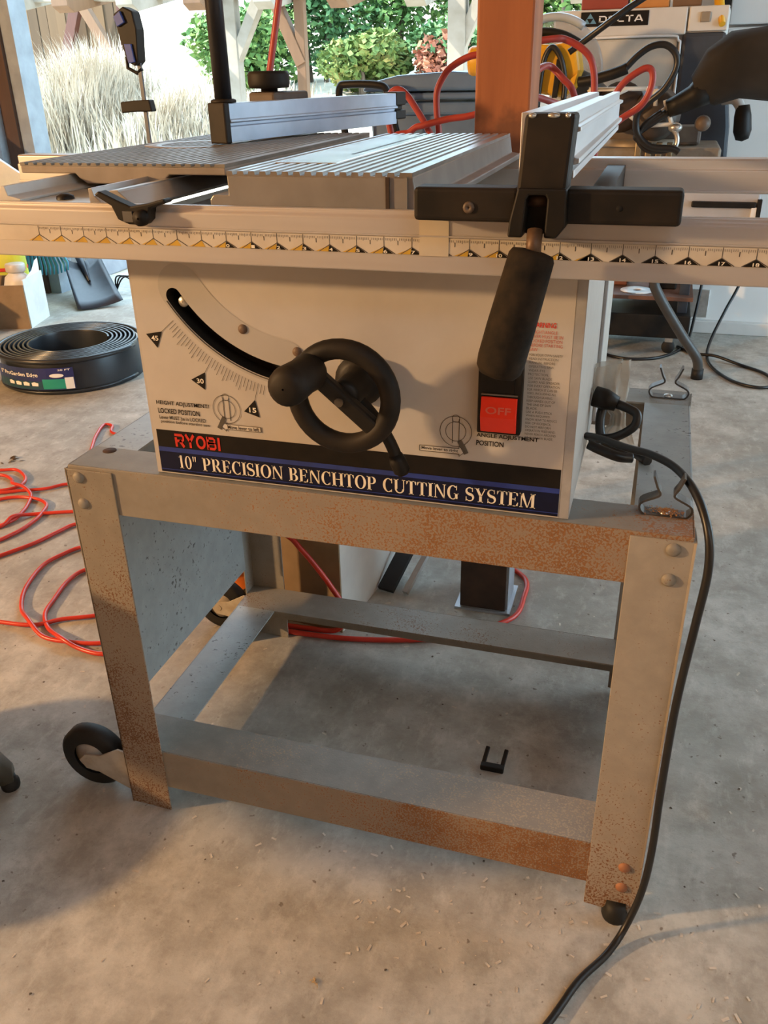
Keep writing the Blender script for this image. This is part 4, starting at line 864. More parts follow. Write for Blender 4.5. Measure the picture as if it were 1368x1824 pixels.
# ================================================================== LEFT BACKGROUND: edging roll, box of jugs, garden tools
EC = Vector((-1.335, 1.785, 0))
ed = thing('edging_roll', 'coiled roll of black plastic lawn edging with a printed blue and green label', 'roll', EC)
EDM = M('edging_black', (0.022, 0.028, 0.035), (0.016, 0.02, 0.025), 12, 0.32)
turns = 7; r_in, r_out, hh = 0.135, 0.243, 0.125
def spiral(t): return r_in+(r_out-r_in)*t/turns
mb = MB(); N = turns*72; th = (r_out-r_in)/turns*0.72; vs = []; fs = []
for i in range(N+1):
    a = 2*PI*i/72+0.55; r = spiral(i/72)
    for rr_, z in ((r-th/2, 0.0), (r+th/2, 0.0), (r+th/2, hh*0.93), (r+th*0.2, hh), (r-th*0.3, hh), (r-th/2, hh*0.93)):
        vs.append((EC.x+rr_*math.cos(a), EC.y+rr_*math.sin(a), z))
for i in range(N):
    for k in range(6):
        l = (k+1) % 6; fs.append((i*6+k, i*6+l, (i+1)*6+l, (i+1)*6+k))
fs += [(0, 1, 2, 3, 4, 5), tuple(N*6+k for k in (5, 4, 3, 2, 1, 0))]
mb.add(vs, fs, True); o = mb.build('edging_strip', EDM, ed); o.data.set_sharp_from_angle(angle=math.radians(35))
MB().tube([(EC.x+(r_out+0.006)*math.cos(a), EC.y+(r_out+0.006)*math.sin(a), hh-0.008) for a in [0.35+2*PI*k/48 for k in range(47)]], 0.0085, 8).build('edging_bead', EDM, ed)
MB().tube([(EC.x+(r_out+0.004)*math.cos(a), EC.y+(r_out+0.004)*math.sin(a), 0.010) for a in [0.35+2*PI*k/48 for k in range(47)]], 0.006, 8).build('edging_lip', EDM, ed)
rl = r_out+0.0145
A0, A1 = math.radians(236), math.radians(306)
def onroll(u, z, dr=0.0): a = A0+(A1-A0)*u; return (EC.x+(rl+dr)*math.cos(a), EC.y+(rl+dr)*math.sin(a), z)
def patch(u0, u1, z0_, z1_, dr, n=14):
    mb = MB()
    for i in range(n):
        a, b = u0+(u1-u0)*i/n, u0+(u1-u0)*(i+1)/n
        mb.poly([onroll(a, z0_, dr), onroll(b, z0_, dr), onroll(b, z1_, dr), onroll(a, z1_, dr)])
    return mb
def backing(u0, u1, z0_, z1_):
    mb = patch(u0, u1, z0_, z1_, 0); return mb
lab = patch(0, 1, 0.022, 0.098, 0).build('label_card', M('label_navy', (0.020, 0.022, 0.14), (0.015, 0.03, 0.09), 8, 0.35), ed, recalc=False)
patch(0.02, 0.93, 0.024, 0.052, 0.0006).build('label_lower_field', M('label_deep_green', (0.012, 0.06, 0.10), (0.01, 0.05, 0.07), 8, 0.35), lab, recalc=False)
patch(0.66, 0.90, 0.026, 0.060, 0.0010).build('label_green_field', M('label_green', (0.02, 0.30, 0.22), None, 12, 0.35), lab, recalc=False)
patch(0.90, 0.99, 0.024, 0.064, 0.0010).build('label_white_box', WHITE, lab, recalc=False)
mb = MB(); mb.poly([onroll(0.82+0.075*math.cos(t), 0.072+0.007*math.sin(t), 0.0012) for t in [2*PI*k/20 for k in range(20)]]).build('label_oval', WHITE, lab, recalc=False)
def rolltext(body, u0, u1, z0_, z1_):
    vs, fs = font_mesh(body); p = fit2d(vs, u0, u1, z0_, z1_)
    return MB().add([onroll(a, b, 0.0015) for a, b in p], fs)
rolltext('5" ProGarden Edge', 0.08, 0.62, 0.064, 0.082).build('label_lettering', WHITE, lab, recalc=False)
rolltext('20 FT', 0.84, 0.97, 0.088, 0.094).build('label_size', WHITE, lab, recalc=False)
for k in range(4):
    u = 0.22+k*0.105
    MB().add([onroll(u, 0.036, 0.0012), onroll(u+0.07, 0.036, 0.0012), onroll(u+0.075, 0.046, 0.0012), onroll(u+0.03, 0.050, 0.0012), onroll(u-0.005, 0.047, 0.0012)], [(0, 1, 2, 3, 4)]).build('label_pictogram', WHITE, lab, recalc=False)

RB = Matrix.Rotation(math.radians(16), 3, 'Z'); pv = (-1.90, 2.28, 0)
jb = thing('carton', 'open brown carton with a white side holding white jugs', 'box', (-2.03, 2.40, 0))
MB().box(-2.20, -1.90, 2.28, 2.286, 0, 0.185, RB, pv).build('front_side', CARD, jb)
MB().box(-1.904, -1.898, 2.286, 2.50, 0, 0.205, RB, pv).build('right_side', M('white_card', (0.70, 0.69, 0.66), (0.62, 0.61, 0.58), 14, 0.7), jb)
MB().box(-2.20, -1.90, 2.494, 2.50, 0, 0.185, RB, pv).box(-2.20, -2.194, 2.286, 2.494, 0, 0.185, RB, pv).box(-2.194, -1.904, 2.286, 2.494, 0, 0.006, RB, pv).build('other_sides', CARD, jb)
MB().add([RB @ (Vector(p)-Vector(pv))+Vector(pv) for p in ((-1.899, 2.32, 0.20), (-1.899, 2.48, 0.20), (-1.899, 2.485, 0.262), (-1.899, 2.45, 0.258), (-1.899, 2.40, 0.225), (-1.899, 2.33, 0.208))], [(0, 1, 2, 3, 4, 5)]).build('torn_flap', WHITE, jb, recalc=False)
def jug(x, y, s, label, body=True):
    t = thing('plastic_jug', label, 'jug', (x, y, 0.007), 'white jugs in the carton')
    MB().lathe((x, y, 0.007), (0, 0, 1), [(0.001, 0), (0.055*s, 0), (0.060*s, 0.01), (0.060*s, 0.155*s), (0.050*s, 0.19*s), (0.032*s, 0.205*s), (0.032*s, 0.212*s), (0.001, 0.212*s)], 22).build('jug_body', WHITE, t)
    MB().lathe((x, y, 0.007+0.212*s), (0, 0, 1), [(0.001, 0), (0.040*s, 0), (0.041*s, 0.004), (0.041*s, 0.030*s), (0.038*s, 0.034*s), (0.001, 0.034*s)], 22).build('jug_cap', M('milky_cap', (0.60, 0.57, 0.52), None, 20, 0.4), t)
jug(-2.005, 2.385, 1.0, 'white wide-capped plastic jug in the carton')
# yellow-green sack with plastic behind the carton
sk = MB(); rg = random.Random(9)
sheet(sk, [((-2.19, 2.53, 0.0), (0.10, 0, 0), (0, 0.06, 0), 0.02), ((-2.19, 2.53, 0.10), (0.12, 0, 0), (0, 0.075, 0), 0.04), ((-2.18, 2.53, 0.22), (0.115, 0, 0), (0, 0.07, 0), 0.05), ((-2.18, 2.53, 0.34), (0.11, 0, 0), (0, 0.05, 0), 0.05), ((-2.18, 2.53, 0.44), (0.11, 0, 0), (0, 0.012, 0), 0.05)], 18)
sack = sk.build('garden_sack', M('lime_sack', (0.62, 0.66, 0.06), (0.52, 0.56, 0.05), 18, 0.45)); tag(sack, 'lime green sack with a red band standing behind the carton', 'sack')
sk = MB(); sheet(sk, [((-2.185, 2.525, 0.195), (0.121, 0, 0.006), (0, 0.078, 0), 0.01), ((-2.185, 2.525, 0.21), (0.121, 0, 0.006), (0, 0.078, 0), 0.01)], 18); sk.build('red_band', RED_PRINT, sack, recalc=False)
sk = MB(); sheet(sk, [((-2.115, 2.325, 0.01), (0.05, 0, 0), (0, 0.025, 0), 0.1), ((-2.115, 2.325, 0.12), (0.055, 0, 0), (0, 0.03, 0), 0.15), ((-2.11, 2.325, 0.20), (0.05, 0, 0), (0, 0.025, 0), 0.2), ((-2.10, 2.325, 0.235), (0.04, 0, 0), (0, 0.012, 0), 0.2)], 14)
tag(sk.build('plastic_wrap', M('wrap', (0.62, 0.68, 0.72), (0.5, 0.56, 0.6), 30, 0.25), recalc=False), 'crumpled pale plastic wrap sticking out of the carton', 'wrap')
MB()
tb = thing('teal_crate', 'dark teal crate at the left edge beside the carton', 'crate', (-2.17, 2.16, 0))
MB().box(-2.42, -2.02, 1.98, 2.20, 0, 0.16, RB, (-2.02, 2.0, 0)).build('crate_body', M('dark_teal', (0.012, 0.055, 0.07), None, 20, 0.5), tb, 0.006)
MB().box(-2.43, -2.01, 1.97, 2.21, 0.16, 0.175, RB, (-2.02, 2.0, 0)).build('crate_lid', M('dark_teal_lid', (0.02, 0.08, 0.10), None, 20, 0.5), tb, 0.003)
# white panel leaning behind the sack at the left edge
tag(MB().prism([(-2.60, 0.0), (-2.25, 0.0), (-2.20, 0.45), (-2.055, 0.580), (-2.165, 0.645), (-2.60, 0.95)], 'y', 2.625, 2.640).build('foam_panel', M('foam_white', (0.72, 0.76, 0.80), (0.62, 0.67, 0.72), 14, 0.5)), 'white foam panel with a slanted edge leaning at the left of the opening', 'panel')
# leaf rake
rk = thing('leaf_rake', 'teal plastic leaf rake head leaning behind the carton', 'rake', (-2.12, 2.80, 0))
for k in range(15):
    t = (k-7)/7; a = t*0.62
    top = Vector((-2.30, 2.86, 0.50)); tip = Vector((-2.16+0.23*math.sin(a)*1.15, 2.74+0.02*math.cos(a), 0.16+0.03*t*t))
    mid = top.lerp(tip, 0.86)
    MB().tube([top+Vector((0.02*t, 0, 0)), mid, tip+Vector((0.004, -0.012, 0)), tip+Vector((0.008, -0.022, -0.035))], [0.004, 0.0062, 0.0065, 0.004], 6).build('tine', TEAL, rk)
MB().tube([Vector((-2.16+0.19*math.sin(a)-0.03, 2.765, 0.265+0.03*math.sin(a)**2)) for a in [-0.62+1.24*k/12 for k in range(13)]], 0.008, 6).build('tine_bridge', TEAL, rk)
MB().cyl((-2.30, 2.86, 0.48), (-2.46, 2.93, 1.25), 0.012, 10).build('rake_handle', wood('handle_wood', (0.35, 0.22, 0.11), (0.25, 0.15, 0.07)), rk)
MB().tube([(-2.30, 2.86, 0.46), (-2.31, 2.865, 0.54)], [0.03, 0.016], 10).build('rake_socket', TEAL, rk)
# scoop shovel lying face up
sv = thing('scoop_shovel', 'black scoop shovel lying on the slab edge behind the edging roll', 'shovel', (-1.95, 2.85, 0))
SVM = M('shovel_grey', (0.028, 0.030, 0.042), (0.018, 0.02, 0.028), 16, 0.4)
nose = Vector((-1.80, 2.66, 0.012)); heel = Vector((-2.10, 2.98, 0.14)); d = (heel-nose); side = Vector((0.72, 0.60, 0.10)).normalized()
mb = MB(); rows = []
for i in range(7):
    t = i/6; c = nose+d*t+Vector((0, 0, -0.01*math.sin(PI*t))); w = 0.105-0.02*t; rows.append([c+side*w*u+Vector((0, 0, 0.045*abs(u)**2.2*(0.25+t))) for u in [-1+2*k/10 for k in range(11)]])
vs = [p for r in rows for p in r]+[p-Vector((0, 0, 0.004)) for r in rows for p in r]; fs = []; o_ = 77
for i in range(6):
    for k in range(10):
        a = i*11+k; fs += [(a, a+1, a+12, a+11), (a+o_, a+11+o_, a+12+o_, a+1+o_)]
for k in range(10): fs += [(k, k+o_, k+1+o_, k+1), (66+k, 67+k, 67+k+o_, 66+k+o_)]
for i in range(6): fs += [(i*11, i*11+11, i*11+11+o_, i*11+o_), (i*11+10, i*11+10+o_, i*11+21+o_, i*11+21)]
mb.add(vs, fs, True); mb.build('scoop', SVM, sv)
MB().tube([nose+d*0.55+Vector((0, 0, 0.0)), heel+Vector((0, 0, 0.01)), heel+d*0.25+Vector((-0.02, 0, 0.05)), heel+d*1.2+Vector((-0.05, 0.0, 0.35))], [0.006, 0.02, 0.019, 0.018], 10).build('shaft', SVM, sv)
# small pile of dark twig-like rake prongs right of the shovel
ck = thing('hand_cultivator', 'small black wire tool lying right of the shovel', 'hand tool', (-1.86, 3.02, 0))
for k in range(3): MB().tube(spline([(-1.78-0.03*k, 3.06, 0.02), (-1.82-0.03*k, 3.02, 0.07), (-1.87-0.02*k, 2.98, 0.075), (-1.90, 2.95, 0.012)], 5), 0.004, 6).build('prong', BLACK, ck)
MB().cyl((-1.70, 2.86, 0.014), (-1.60, 2.94, 0.014), 0.012, 8).build('grip', BLACK, ck)
# concrete pier block by the slab edge
tag(MB().prism([(-2.70, -0.06), (-2.36, -0.06), (-2.40, 0.10), (-2.66, 0.10)], 'y', 3.55, 3.85).build('pier_block', M('pier', (0.30, 0.31, 0.34), (0.24, 0.25, 0.28), 12, 0.85), None, 0.008), 'grey concrete pier block outside the slab edge', 'block')

# ================================================================== RIGHT BACKGROUND: bin, miter saw on its stand, grey machine
bn = thing('wheeled_bin', 'blue-grey wheeled bin with ridged lid and black handle left of the post', 'bin', (-0.13, 2.75, 0))
by0, by1 = 2.50, 2.98
MB().prism([(-0.36, 0.06), (0.12, 0.06), (0.17, 0.84), (-0.42, 0.84)], 'y', by0+0.03, by1-0.03).build('bin_body', BIN, bn, 0.02, 3)
MB().prism([(-0.44, 0.82), (0.19, 0.82), (0.19, 0.862), (-0.44, 0.862)], 'y', by0, by1).build('rim', BIN, bn, 0.010)
MB().prism([(-0.43, 0.870), (0.185, 0.870), (0.18, 0.893), (-0.425, 0.893)], 'y', by0+0.01, by1).build('lid_ridge', BIN, bn, 0.008)
MB().prism([(-0.435, 0.898), (0.185, 0.898), (0.175, 0.928), (0.08, 0.948), (-0.10, 0.960), (-0.30, 0.950), (-0.42, 0.925)], 'y', by0-0.005, by1).build('lid', BIN, bn, 0.012, 3)
MB().tube(spline([(-0.47, 2.42, 0.73), (-0.485, 2.40, 0.86), (-0.480, 2.39, 0.915), (-0.45, 2.38, 0.925), (-0.34, 2.38, 0.922), (-0.305, 2.385, 0.90), (-0.285, 2.40, 0.80), (-0.275, 2.42, 0.735)], 6), 0.013, 10).build('handle', BLACK, bn)
for x in (-0.41, 0.13): MB().lathe((x, 2.93, 0.09), (1, 0, 0), [(0.001, -0.025), (0.09, -0.025), (0.09, 0.025), (0.001, 0.025)], 24).build('wheel', RUBBER, bn)
MB().tube([(-0.47, 2.42, 0.735), (-0.40, 2.54, 0.735)], 0.011, 8).tube([(-0.275, 2.42, 0.737), (-0.30, 2.54, 0.735)], 0.011, 8).build('handle_mount', BLACK, bn)

# miter saw stand: pale body, bent tube legs
ms = thing('miter_saw_stand', 'pale grey tool stand with bent tubular legs behind the saw', 'stand', (0.66, 2.15, 0))
STG = M('stand_grey', (0.46, 0.47, 0.50), (0.40, 0.41, 0.44), 8, 0.45)
MB().box(0.36, 0.925, 2.06, 2.42, 0.50, 0.655).build('stand_body', STG, ms, 0.006)
MB().box(0.33, 0.96, 2.03, 2.45, 0.655, 0.690).build('stand_top', MACH, ms, 0.004)
hn = MB().box(0.735, 0.915, 2.045, 2.062, 0.585, 0.602).build('pull_handle', BLACK, ms, 0.004)
MB().box(0.903, 0.918, 2.046, 2.063, 0.500, 0.588).build('corner_strip', WHITE, ms, 0.001)
MB().box(0.918, 0.930, 2.044, 2.064, 0.495, 0.61).build('side_strip', BLACK, ms, 0.001)
TUBE = M('tube_dark', (0.055, 0.052, 0.048), (0.04, 0.038, 0.036), 20, 0.35)
for (x, y, sx, sy) in ((0.655, 2.14, 1, 1), (0.40, 2.10, -1, 0.2), (0.50, 2.40, -0.3, 0.6)):
    L = spline([(x, y, 0.50), (x, y, 0.36), (x+0.02*sx, y+0.01*sy, 0.30), (x+0.11*sx, y+0.06*sy, 0.16), (x+0.17*sx, y+0.09*sy, 0.075), (x+0.18*sx, y+0.10*sy, 0.02)], 6)
    o = MB().tube(L, 0.0165, 14).build('leg', TUBE, ms)
    e = L[-1]; MB().lathe((e.x, e.y, 0.0), (0, 0, 1), [(0.001, 0), (0.020, 0), (0.020, 0.035), (0.001, 0.035)], 14).build('rubber_foot', RUBBER, o)

mi = thing('miter_saw', 'yellow sliding miter saw with clear blade guard, black dust bag and cords', 'miter saw', (0.50, 2.15, 0.69))
MB().box(0.36, 0.80, 2.10, 2.40, 0.690, 0.745).build('saw_base', M('cast_base', (0.30, 0.27, 0.22), (0.22, 0.19, 0.15), 20, 0.5, 0.4), mi, 0.008)
MB().lathe((0.56, 2.24, 0.745), (0, 0, 1), [(0.13, 0), (0.13, 0.018), (0.001, 0.018)], 36).build('turntable', M('turntable', (0.32, 0.27, 0.20), (0.24, 0.2, 0.15), 20, 0.5, 0.4), mi)
# motor housing (yellow): body of revolution with fins and handle
MB().lathe((0.06, 2.02, 0.985), (1, 0, 0), [(0.001, 0), (0.035, 0), (0.040, 0.01), (0.040, 0.10), (0.001, 0.10)], 22).build('motor_end', SAW_YELLOW, mi)
MB().prism([(0.16, 0.925), (0.28, 0.895), (0.335, 0.885), (0.372, 0.905), (0.385, 0.955), (0.375, 1.005), (0.352, 1.030), (0.300, 1.022), (0.16, 1.035)], 'y', 2.00, 2.12).build('motor_housing', SAW_YELLOW, mi, 0.014, 3)
MB().prism([(0.335, 0.900), (0.372, 0.915), (0.380, 0.950), (0.362, 0.935)], 'y', 1.990, 2.002).build('housing_rib', SAW_YELLOW, mi, 0.002)
MB().prism([(0.310, 0.885), (0.325, 0.885), (0.335, 0.985), (0.318, 0.985)], 'y', 1.985, 2.002).build('housing_strap', BLACK, mi, 0.002)
MB().tube(spline([(0.27, 1.99, 0.86), (0.275, 1.985, 0.93), (0.285, 1.985, 0.99), (0.305, 1.985, 1.015), (0.330, 1.985, 0.985), (0.345, 1.985, 0.93), (0.345, 1.985, 0.88)], 6), 0.008, 8).build('loop_cord', CORD, mi)
gd_ = MB(); gd_.lathe((0.285, 2.17, 0.950), (0, 1, 0), [(0.001, -0.012), (0.145, -0.012), (0.150, -0.006), (0.150, 0.02), (0.001, 0.02)], 44)
gd_.build('clear_guard', M('clear_guard', (0.42, 0.46, 0.50), (0.35, 0.38, 0.42), 6, 0.2, alpha=0.38), mi)
MB().tube([(0.285+0.147*math.cos(a), 2.155, 0.950+0.147*math.sin(a)) for a in [PI*0.30+PI*0.62*k/20 for k in range(21)]], 0.012, 8).build('guard_rim', M('guard_pale', (0.45, 0.52, 0.60), None, 10, 0.3), mi)
MB().tube(spline([(0.16, 2.12, 1.02), (0.24, 2.11, 1.055), (0.31, 2.11, 1.050), (0.365, 2.12, 1.025)], 6), 0.012, 8).build('upper_guard', BLACK, mi)
LAT = M('cast_lattice', (0.85, 0.82, 0.74), (0.78, 0.75, 0.67), 20, 0.4)
def lattice(name, pts, r, m=LAT):
    mb = MB()
    for a, b in pts: mb.cyl(a, b, r, 8)
    return mb.build(name, m, mi)
A = (0.41, 2.04, 0.905); B = (0.57, 2.04, 0.905); C_ = (0.60, 2.04, 0.895); Dd = (0.525, 2.04, 0.84); E_ = (0.545, 2.04, 0.825); F = (0.43, 2.04, 0.865); G = (0.46, 2.04, 0.862)
lattice('arm_brace', [(A, B), (F, (0.52, 2.04, 0.905)), (F, G), (A, F)], 0.0058)
lattice('arm_brace', [(C_, Dd), (C_, (0.60, 2.04, 0.86)), (Dd, E_), (B, C_)], 0.0058)
lattice('arm_brace', [((0.570, 2.04, 0.807), (0.632, 2.04, 0.855)), ((0.632, 2.04, 0.855), (0.652, 2.04, 0.812)), ((0.652, 2.04, 0.812), (0.570, 2.04, 0.807)), ((0.632, 2.04, 0.855), (0.626, 2.04, 0.875))], 0.0060)
MB().lathe((0.60, 2.032, 0.893), (0, -1, 0), [(0.012, -0.004), (0.012, 0.004), (0.005, 0.005), (0.001, 0.003)], 14).build('arm_pivot', LAT, mi)
MB().ball((0.662, 2.04, 0.803), 0.020, 0.02, 0.014, 12, 8).build('lever_knuckle', ZINC, mi)
MB().tube(spline([(0.655, 2.03, 0.800), (0.668, 2.03, 0.785), (0.672, 2.03, 0.765), (0.668, 2.03, 0.750)], 5), 0.007, 8).build('chrome_lever', ZINC, mi)
MB().lathe((0.60, 2.10, 0.835), (0, -1, 0), [(0.001, 0.03), (0.030, 0.03), (0.060, 0.015), (0.075, -0.02), (0.001, -0.02)], 24).build('gear_case', M('gear_case', (0.10, 0.075, 0.06), (0.06, 0.045, 0.035), 20, 0.45, 0.2), mi)
MB().lathe((0.50, 2.12, 0.855), (0, -1, 0), [(0.001, 0.03), (0.045, 0.03), (0.07, 0.01), (0.07, -0.02), (0.001, -0.02)], 24).build('bearing_case', M('bearing_case', (0.075, 0.05, 0.04), (0.04, 0.028, 0.022), 20, 0.5, 0.2), mi)
MB().box(0.40, 0.60, 2.13, 2.17, 0.80, 0.895).build('motor_shroud', M('shroud_dark', (0.035, 0.028, 0.024), (0.06, 0.04, 0.03), 14, 0.6), mi, 0.01)
MB().box(0.44, 0.74, 2.18, 2.26, 0.745, 0.80).build('fence_casting', M('fence_casting', (0.12, 0.09, 0.07), (0.2, 0.16, 0.12), 14, 0.6), mi, 0.01)
for k in range(4): MB().box(0.555+k*0.030, 0.573+k*0.030, 2.085, 2.110, 0.700, 0.760).build('fence_block', M('brass_tone', (0.34, 0.28, 0.17), (0.24, 0.19, 0.11), 30, 0.4, 0.6), mi, 0.003)
for k in range(3): MB().tube(spline([(0.62+0.012*k, 2.03, 0.845), (0.575-0.006*k, 2.02, 0.81-0.01*k), (0.565, 2.02, 0.77), (0.60+0.01*k, 2.02, 0.742), (0.65+0.01*k, 2.02, 0.752)], 6), 0.008, 8).build('cable_loop', CORD, mi)
MB().tube(spline([(0.385, 1.99, 0.925), (0.42, 1.98, 0.930), (0.48, 1.97, 0.945), (0.515, 1.97, 0.958)], 6), [0.015]*19, 10).build('cord_sleeve', BLACK, mi)
MB().tube(spline([(0.51, 1.97, 0.957), (0.54, 1.97, 0.988), (0.575, 1.97, 1.010), (0.612, 1.97, 1.012), (0.640, 1.97, 0.990), (0.645, 1.97, 0.955), (0.62, 1.97, 0.905), (0.58, 1.98, 0.870), (0.555, 1.99, 0.84), (0.56, 2.0, 0.79), (0.60, 2.0, 0.755), (0.66, 2.0, 0.75), (0.68, 2.0, 0.74)], 6), 0.0095, 10).build('saw_cord', CORD, mi)
MB().tube([(0.355, 1.95, 1.00), (0.50, 1.96, 1.10), (0.60, 1.98, 1.16), (0.85, 2.1, 1.30), (1.05, 2.2, 1.9), (1.10, 2.2, 2.75)], 0.0085, 8).build('hanging_cord', CORD, mi)
MB().tube([(0.635, 2.03, 0.852), (0.66, 2.03, 0.862), (0.70, 2.03, 0.882), (0.735, 2.03, 0.905)], [0.024, 0.027, 0.032, 0.045], 14).build('dust_chute', BLACK, mi)
db = MB(); rg = random.Random(21)
sheet(db, [((0.700, 2.03, 0.905), (-0.012, 0, 0.030), (0, 0.03, 0), 0.05), ((0.740, 2.03, 0.930), (-0.020, 0, 0.070), (0, 0.06, 0), 0.05), ((0.800, 2.03, 0.958), (-0.022, 0, 0.082), (0, 0.08, 0), 0.06), ((0.880, 2.03, 0.962), (-0.005, 0, 0.090), (0, 0.09, 0), 0.06), ((0.980, 2.03, 0.955), (0.0, 0, 0.092), (0, 0.09, 0), 0.05), ((1.08, 2.03, 0.945), (0.0, 0, 0.080), (0, 0.075, 0), 0.04), ((1.11, 2.03, 0.945), (0, 0, 0.02), (0, 0.02, 0), 0.0)], 22)
db.build('dust_bag', CLOTH, mi)
MB().tube([(0.50, 2.26, 0.76), (0.47, 2.22, 0.84), (0.40, 2.14, 0.91), (0.33, 2.09, 0.945)], [0.045, 0.04, 0.034, 0.034], 12).build('saw_arm', M('arm_dark', (0.05, 0.042, 0.036), None, 20, 0.5), mi)
MB().cyl((0.15, 2.04, 0.98), (0.18, 2.05, 0.98), 0.040, 18).build('motor_neck', SAW_YELLOW, mi)
MB().lathe((0.735, 2.0, 0.815), (0, -1, 0), [(0.001, 0.012), (0.008, 0.012), (0.018, 0.006), (0.022, -0.02), (0.001, -0.02)], 16).build('bevel_knob', M('bevel_knob', (0.12, 0.085, 0.06), None, 30, 0.5), mi)

# grey machine with name plate
dm = thing('grey_machine', 'tall grey workshop machine with a black DELTA name plate', 'machine', (0.55, 2.65, 0))
MB().box(0.235, 0.790, 2.52, 2.78, 0.80, 1.130).build('housing', MACH, dm, 0.02, 3)
MB().box(0.245, 0.660, 2.505, 2.522, 1.050, 1.128).build('upper_cover', M('machine_pale', (0.62, 0.60, 0.56), (0.56, 0.545, 0.50), 8, 0.5), dm, 0.004)
MB().box(0.665, 0.785, 2.505, 2.522, 1.058, 1.128).build('switch_cover', M('machine_pale2', (0.66, 0.64, 0.59), (0.60, 0.58, 0.53), 8, 0.5), dm, 0.004)
MB().box(0.700, 0.730, 2.499, 2.506, 1.083, 1.112).build('switch', M('tan_switch', (0.30, 0.24, 0.17), None, 20, 0.5), dm, 0.003)
dp = MB().box(0.280, 0.640, 2.508, 2.523, 0.745, 1.043).build('door_panel', M('machine_door', (0.58, 0.55, 0.47), (0.44, 0.42, 0.36), 7, 0.45), dm, 0.007, 3)
MB().tube(spline([(0.30, 2.503, 1.046), (0.60, 2.503, 1.048), (0.640, 2.503, 1.035), (0.648, 2.503, 1.00), (0.648, 2.503, 0.76)], 6), 0.004, 8).build('door_bead', WHITE, dp)
np_ = MB().box(0.327, 0.541, 2.5015, 2.506, 1.080, 1.122).build('name_plate', BLK_PRINT, dm, 0.001)
np_['label'] = 'black DELTA name plate'
bold(MB(), 'DELTA', 0.385, 0.525, 1.0915, 1.1100, 2.5010, 0.12).build('name_lettering', WHITE, np_, recalc=False)
MB().poly([(0.336, 2.5010, 1.088), (0.378, 2.5010, 1.088), (0.357, 2.5010, 1.118)]).build('name_triangle', M('logo_blue', (0.12, 0.28, 0.40), None, 20, 0.4), np_, recalc=False)
MB().poly([(0.3465, 2.5007, 1.103), (0.3675, 2.5007, 1.103), (0.357, 2.5007, 1.088)]).build('name_triangle_inner', BLK_PRINT, np_, recalc=False)
MB().prism([(0.652, 0.62), (0.845, 0.62), (0.835, 0.78), (0.785, 1.055), (0.652, 1.055)], 'y', 2.50, 2.80).build('column', MACH_DK, dm, 0.012)
MB().tube(spline([(0.80, 2.46, 0.86), (0.835, 2.44, 0.862), (0.855, 2.43, 0.84), (0.862, 2.43, 0.82)], 5), 0.016, 10).build('crank_arm', M('crank_pale', (0.5, 0.5, 0.48), None, 10, 0.45), dm)
MB().lathe((0.862, 2.43, 0.845), (0.12, -0.1, -1), [(0.001, 0), (0.020, 0.0), (0.026, 0.03), (0.028, 0.075), (0.020, 0.100), (0.001, 0.106)], 18).build('crank_knob', BLACK, dm)
for x in (0.27, 0.75):
    for y in (2.54, 2.74): MB().box(x, x+0.035, y, y+0.035, 0.085, 0.80).build('leg', MACH_DK, dm, 0.002)
MB().box(0.24, 0.80, 2.50, 2.80, 0.20, 0.215).build('shelf', M('shelf_brown', (0.16, 0.07, 0.04), (0.11, 0.05, 0.03), 14, 0.7), dm, 0.002)
MB().box(0.24, 0.80, 2.49, 2.81, 0.065, 0.150).build('mobile_base', BLACK, dm, 0.004)
for x in (0.30, 0.735):
    for y in (2.53, 2.77):
        w = MB().lathe((x, y, 0.024), (0, 1, 0), [(0.001, -0.010), (0.020, -0.010), (0.024, -0.006), (0.024, 0.006), (0.020, 0.010), (0.001, 0.010)], 18).build('caster', RUBBER, dm)
        MB().box(x-0.014, x+0.014, y-0.014, y+0.014, 0.044, 0.068).build('caster_yoke', ZINC, w)
MB().box(0.45, 0.80, 2.48, 2.52, 0.665, 0.70).build('work_shelf', MACH, dm, 0.002)
tag(MB().lathe((0.60, 2.58, 0.2155), (0, 0, 1), [(0.015, 0), (0.060, 0), (0.060, 0.0025), (0.015, 0.0025), (0.015, 0)], 32).build('disc', WHITE), 'white disc lying on the shelf under the grey machine', 'disc')
tag(MB().prism([(0.43, 0.2155), (0.56, 0.2155), (0.55, 0.30), (0.44, 0.30)], 'y', 2.66, 2.76).build('shelf_box', M('rust_red_box', (0.24, 0.08, 0.04), None, 12, 0.6), None, 0.004), 'rust red box on the shelf under the grey machine', 'box')
tag(MB().prism([(0.64, 0.2155), (0.74, 0.2155), (0.74, 0.36), (0.66, 0.39)], 'y', 2.62, 2.75).build('shelf_case', BLACK, None, 0.006), 'black case on the shelf behind the bent tube leg', 'case')
# clutter on top of the machine
for k, (x0, x1, c, nm) in enumerate(((0.32, 0.47, (0.30, 0.05, 0.03), 'dark red'), (0.48, 0.60, (0.55, 0.24, 0.06), 'orange'), (0.61, 0.70, (0.18, 0.10, 0.05), 'brown'))):
    t = thing('parts_box', nm+' parts box on top of the grey machine', 'box', ((x0+x1)/2, 2.62, 1.131), 'parts boxes on the machine')
    MB().box(x0, x1, 2.56, 2.70, 1.131, 1.185).build('box_body', M('box_'+nm.replace(' ', '_'), c, None, 12, 0.6), t, 0.004)
    MB().box(x0-0.003, x1+0.003, 2.555, 2.705, 1.185, 1.197).build('box_lid', M('boxlid_'+nm.replace(' ', '_'), tuple(v*0.8 for v in c), None, 12, 0.6), t, 0.003)
tag(MB().tube([(0.742, 2.60, 1.20), (0.752, 2.56, 1.14), (0.768, 2.495, 1.075)], [0.012, 0.016, 0.010], 10).build('yellow_strap', SAW_YELLOW), 'yellow strap hanging over the right corner of the grey machine', 'strap')
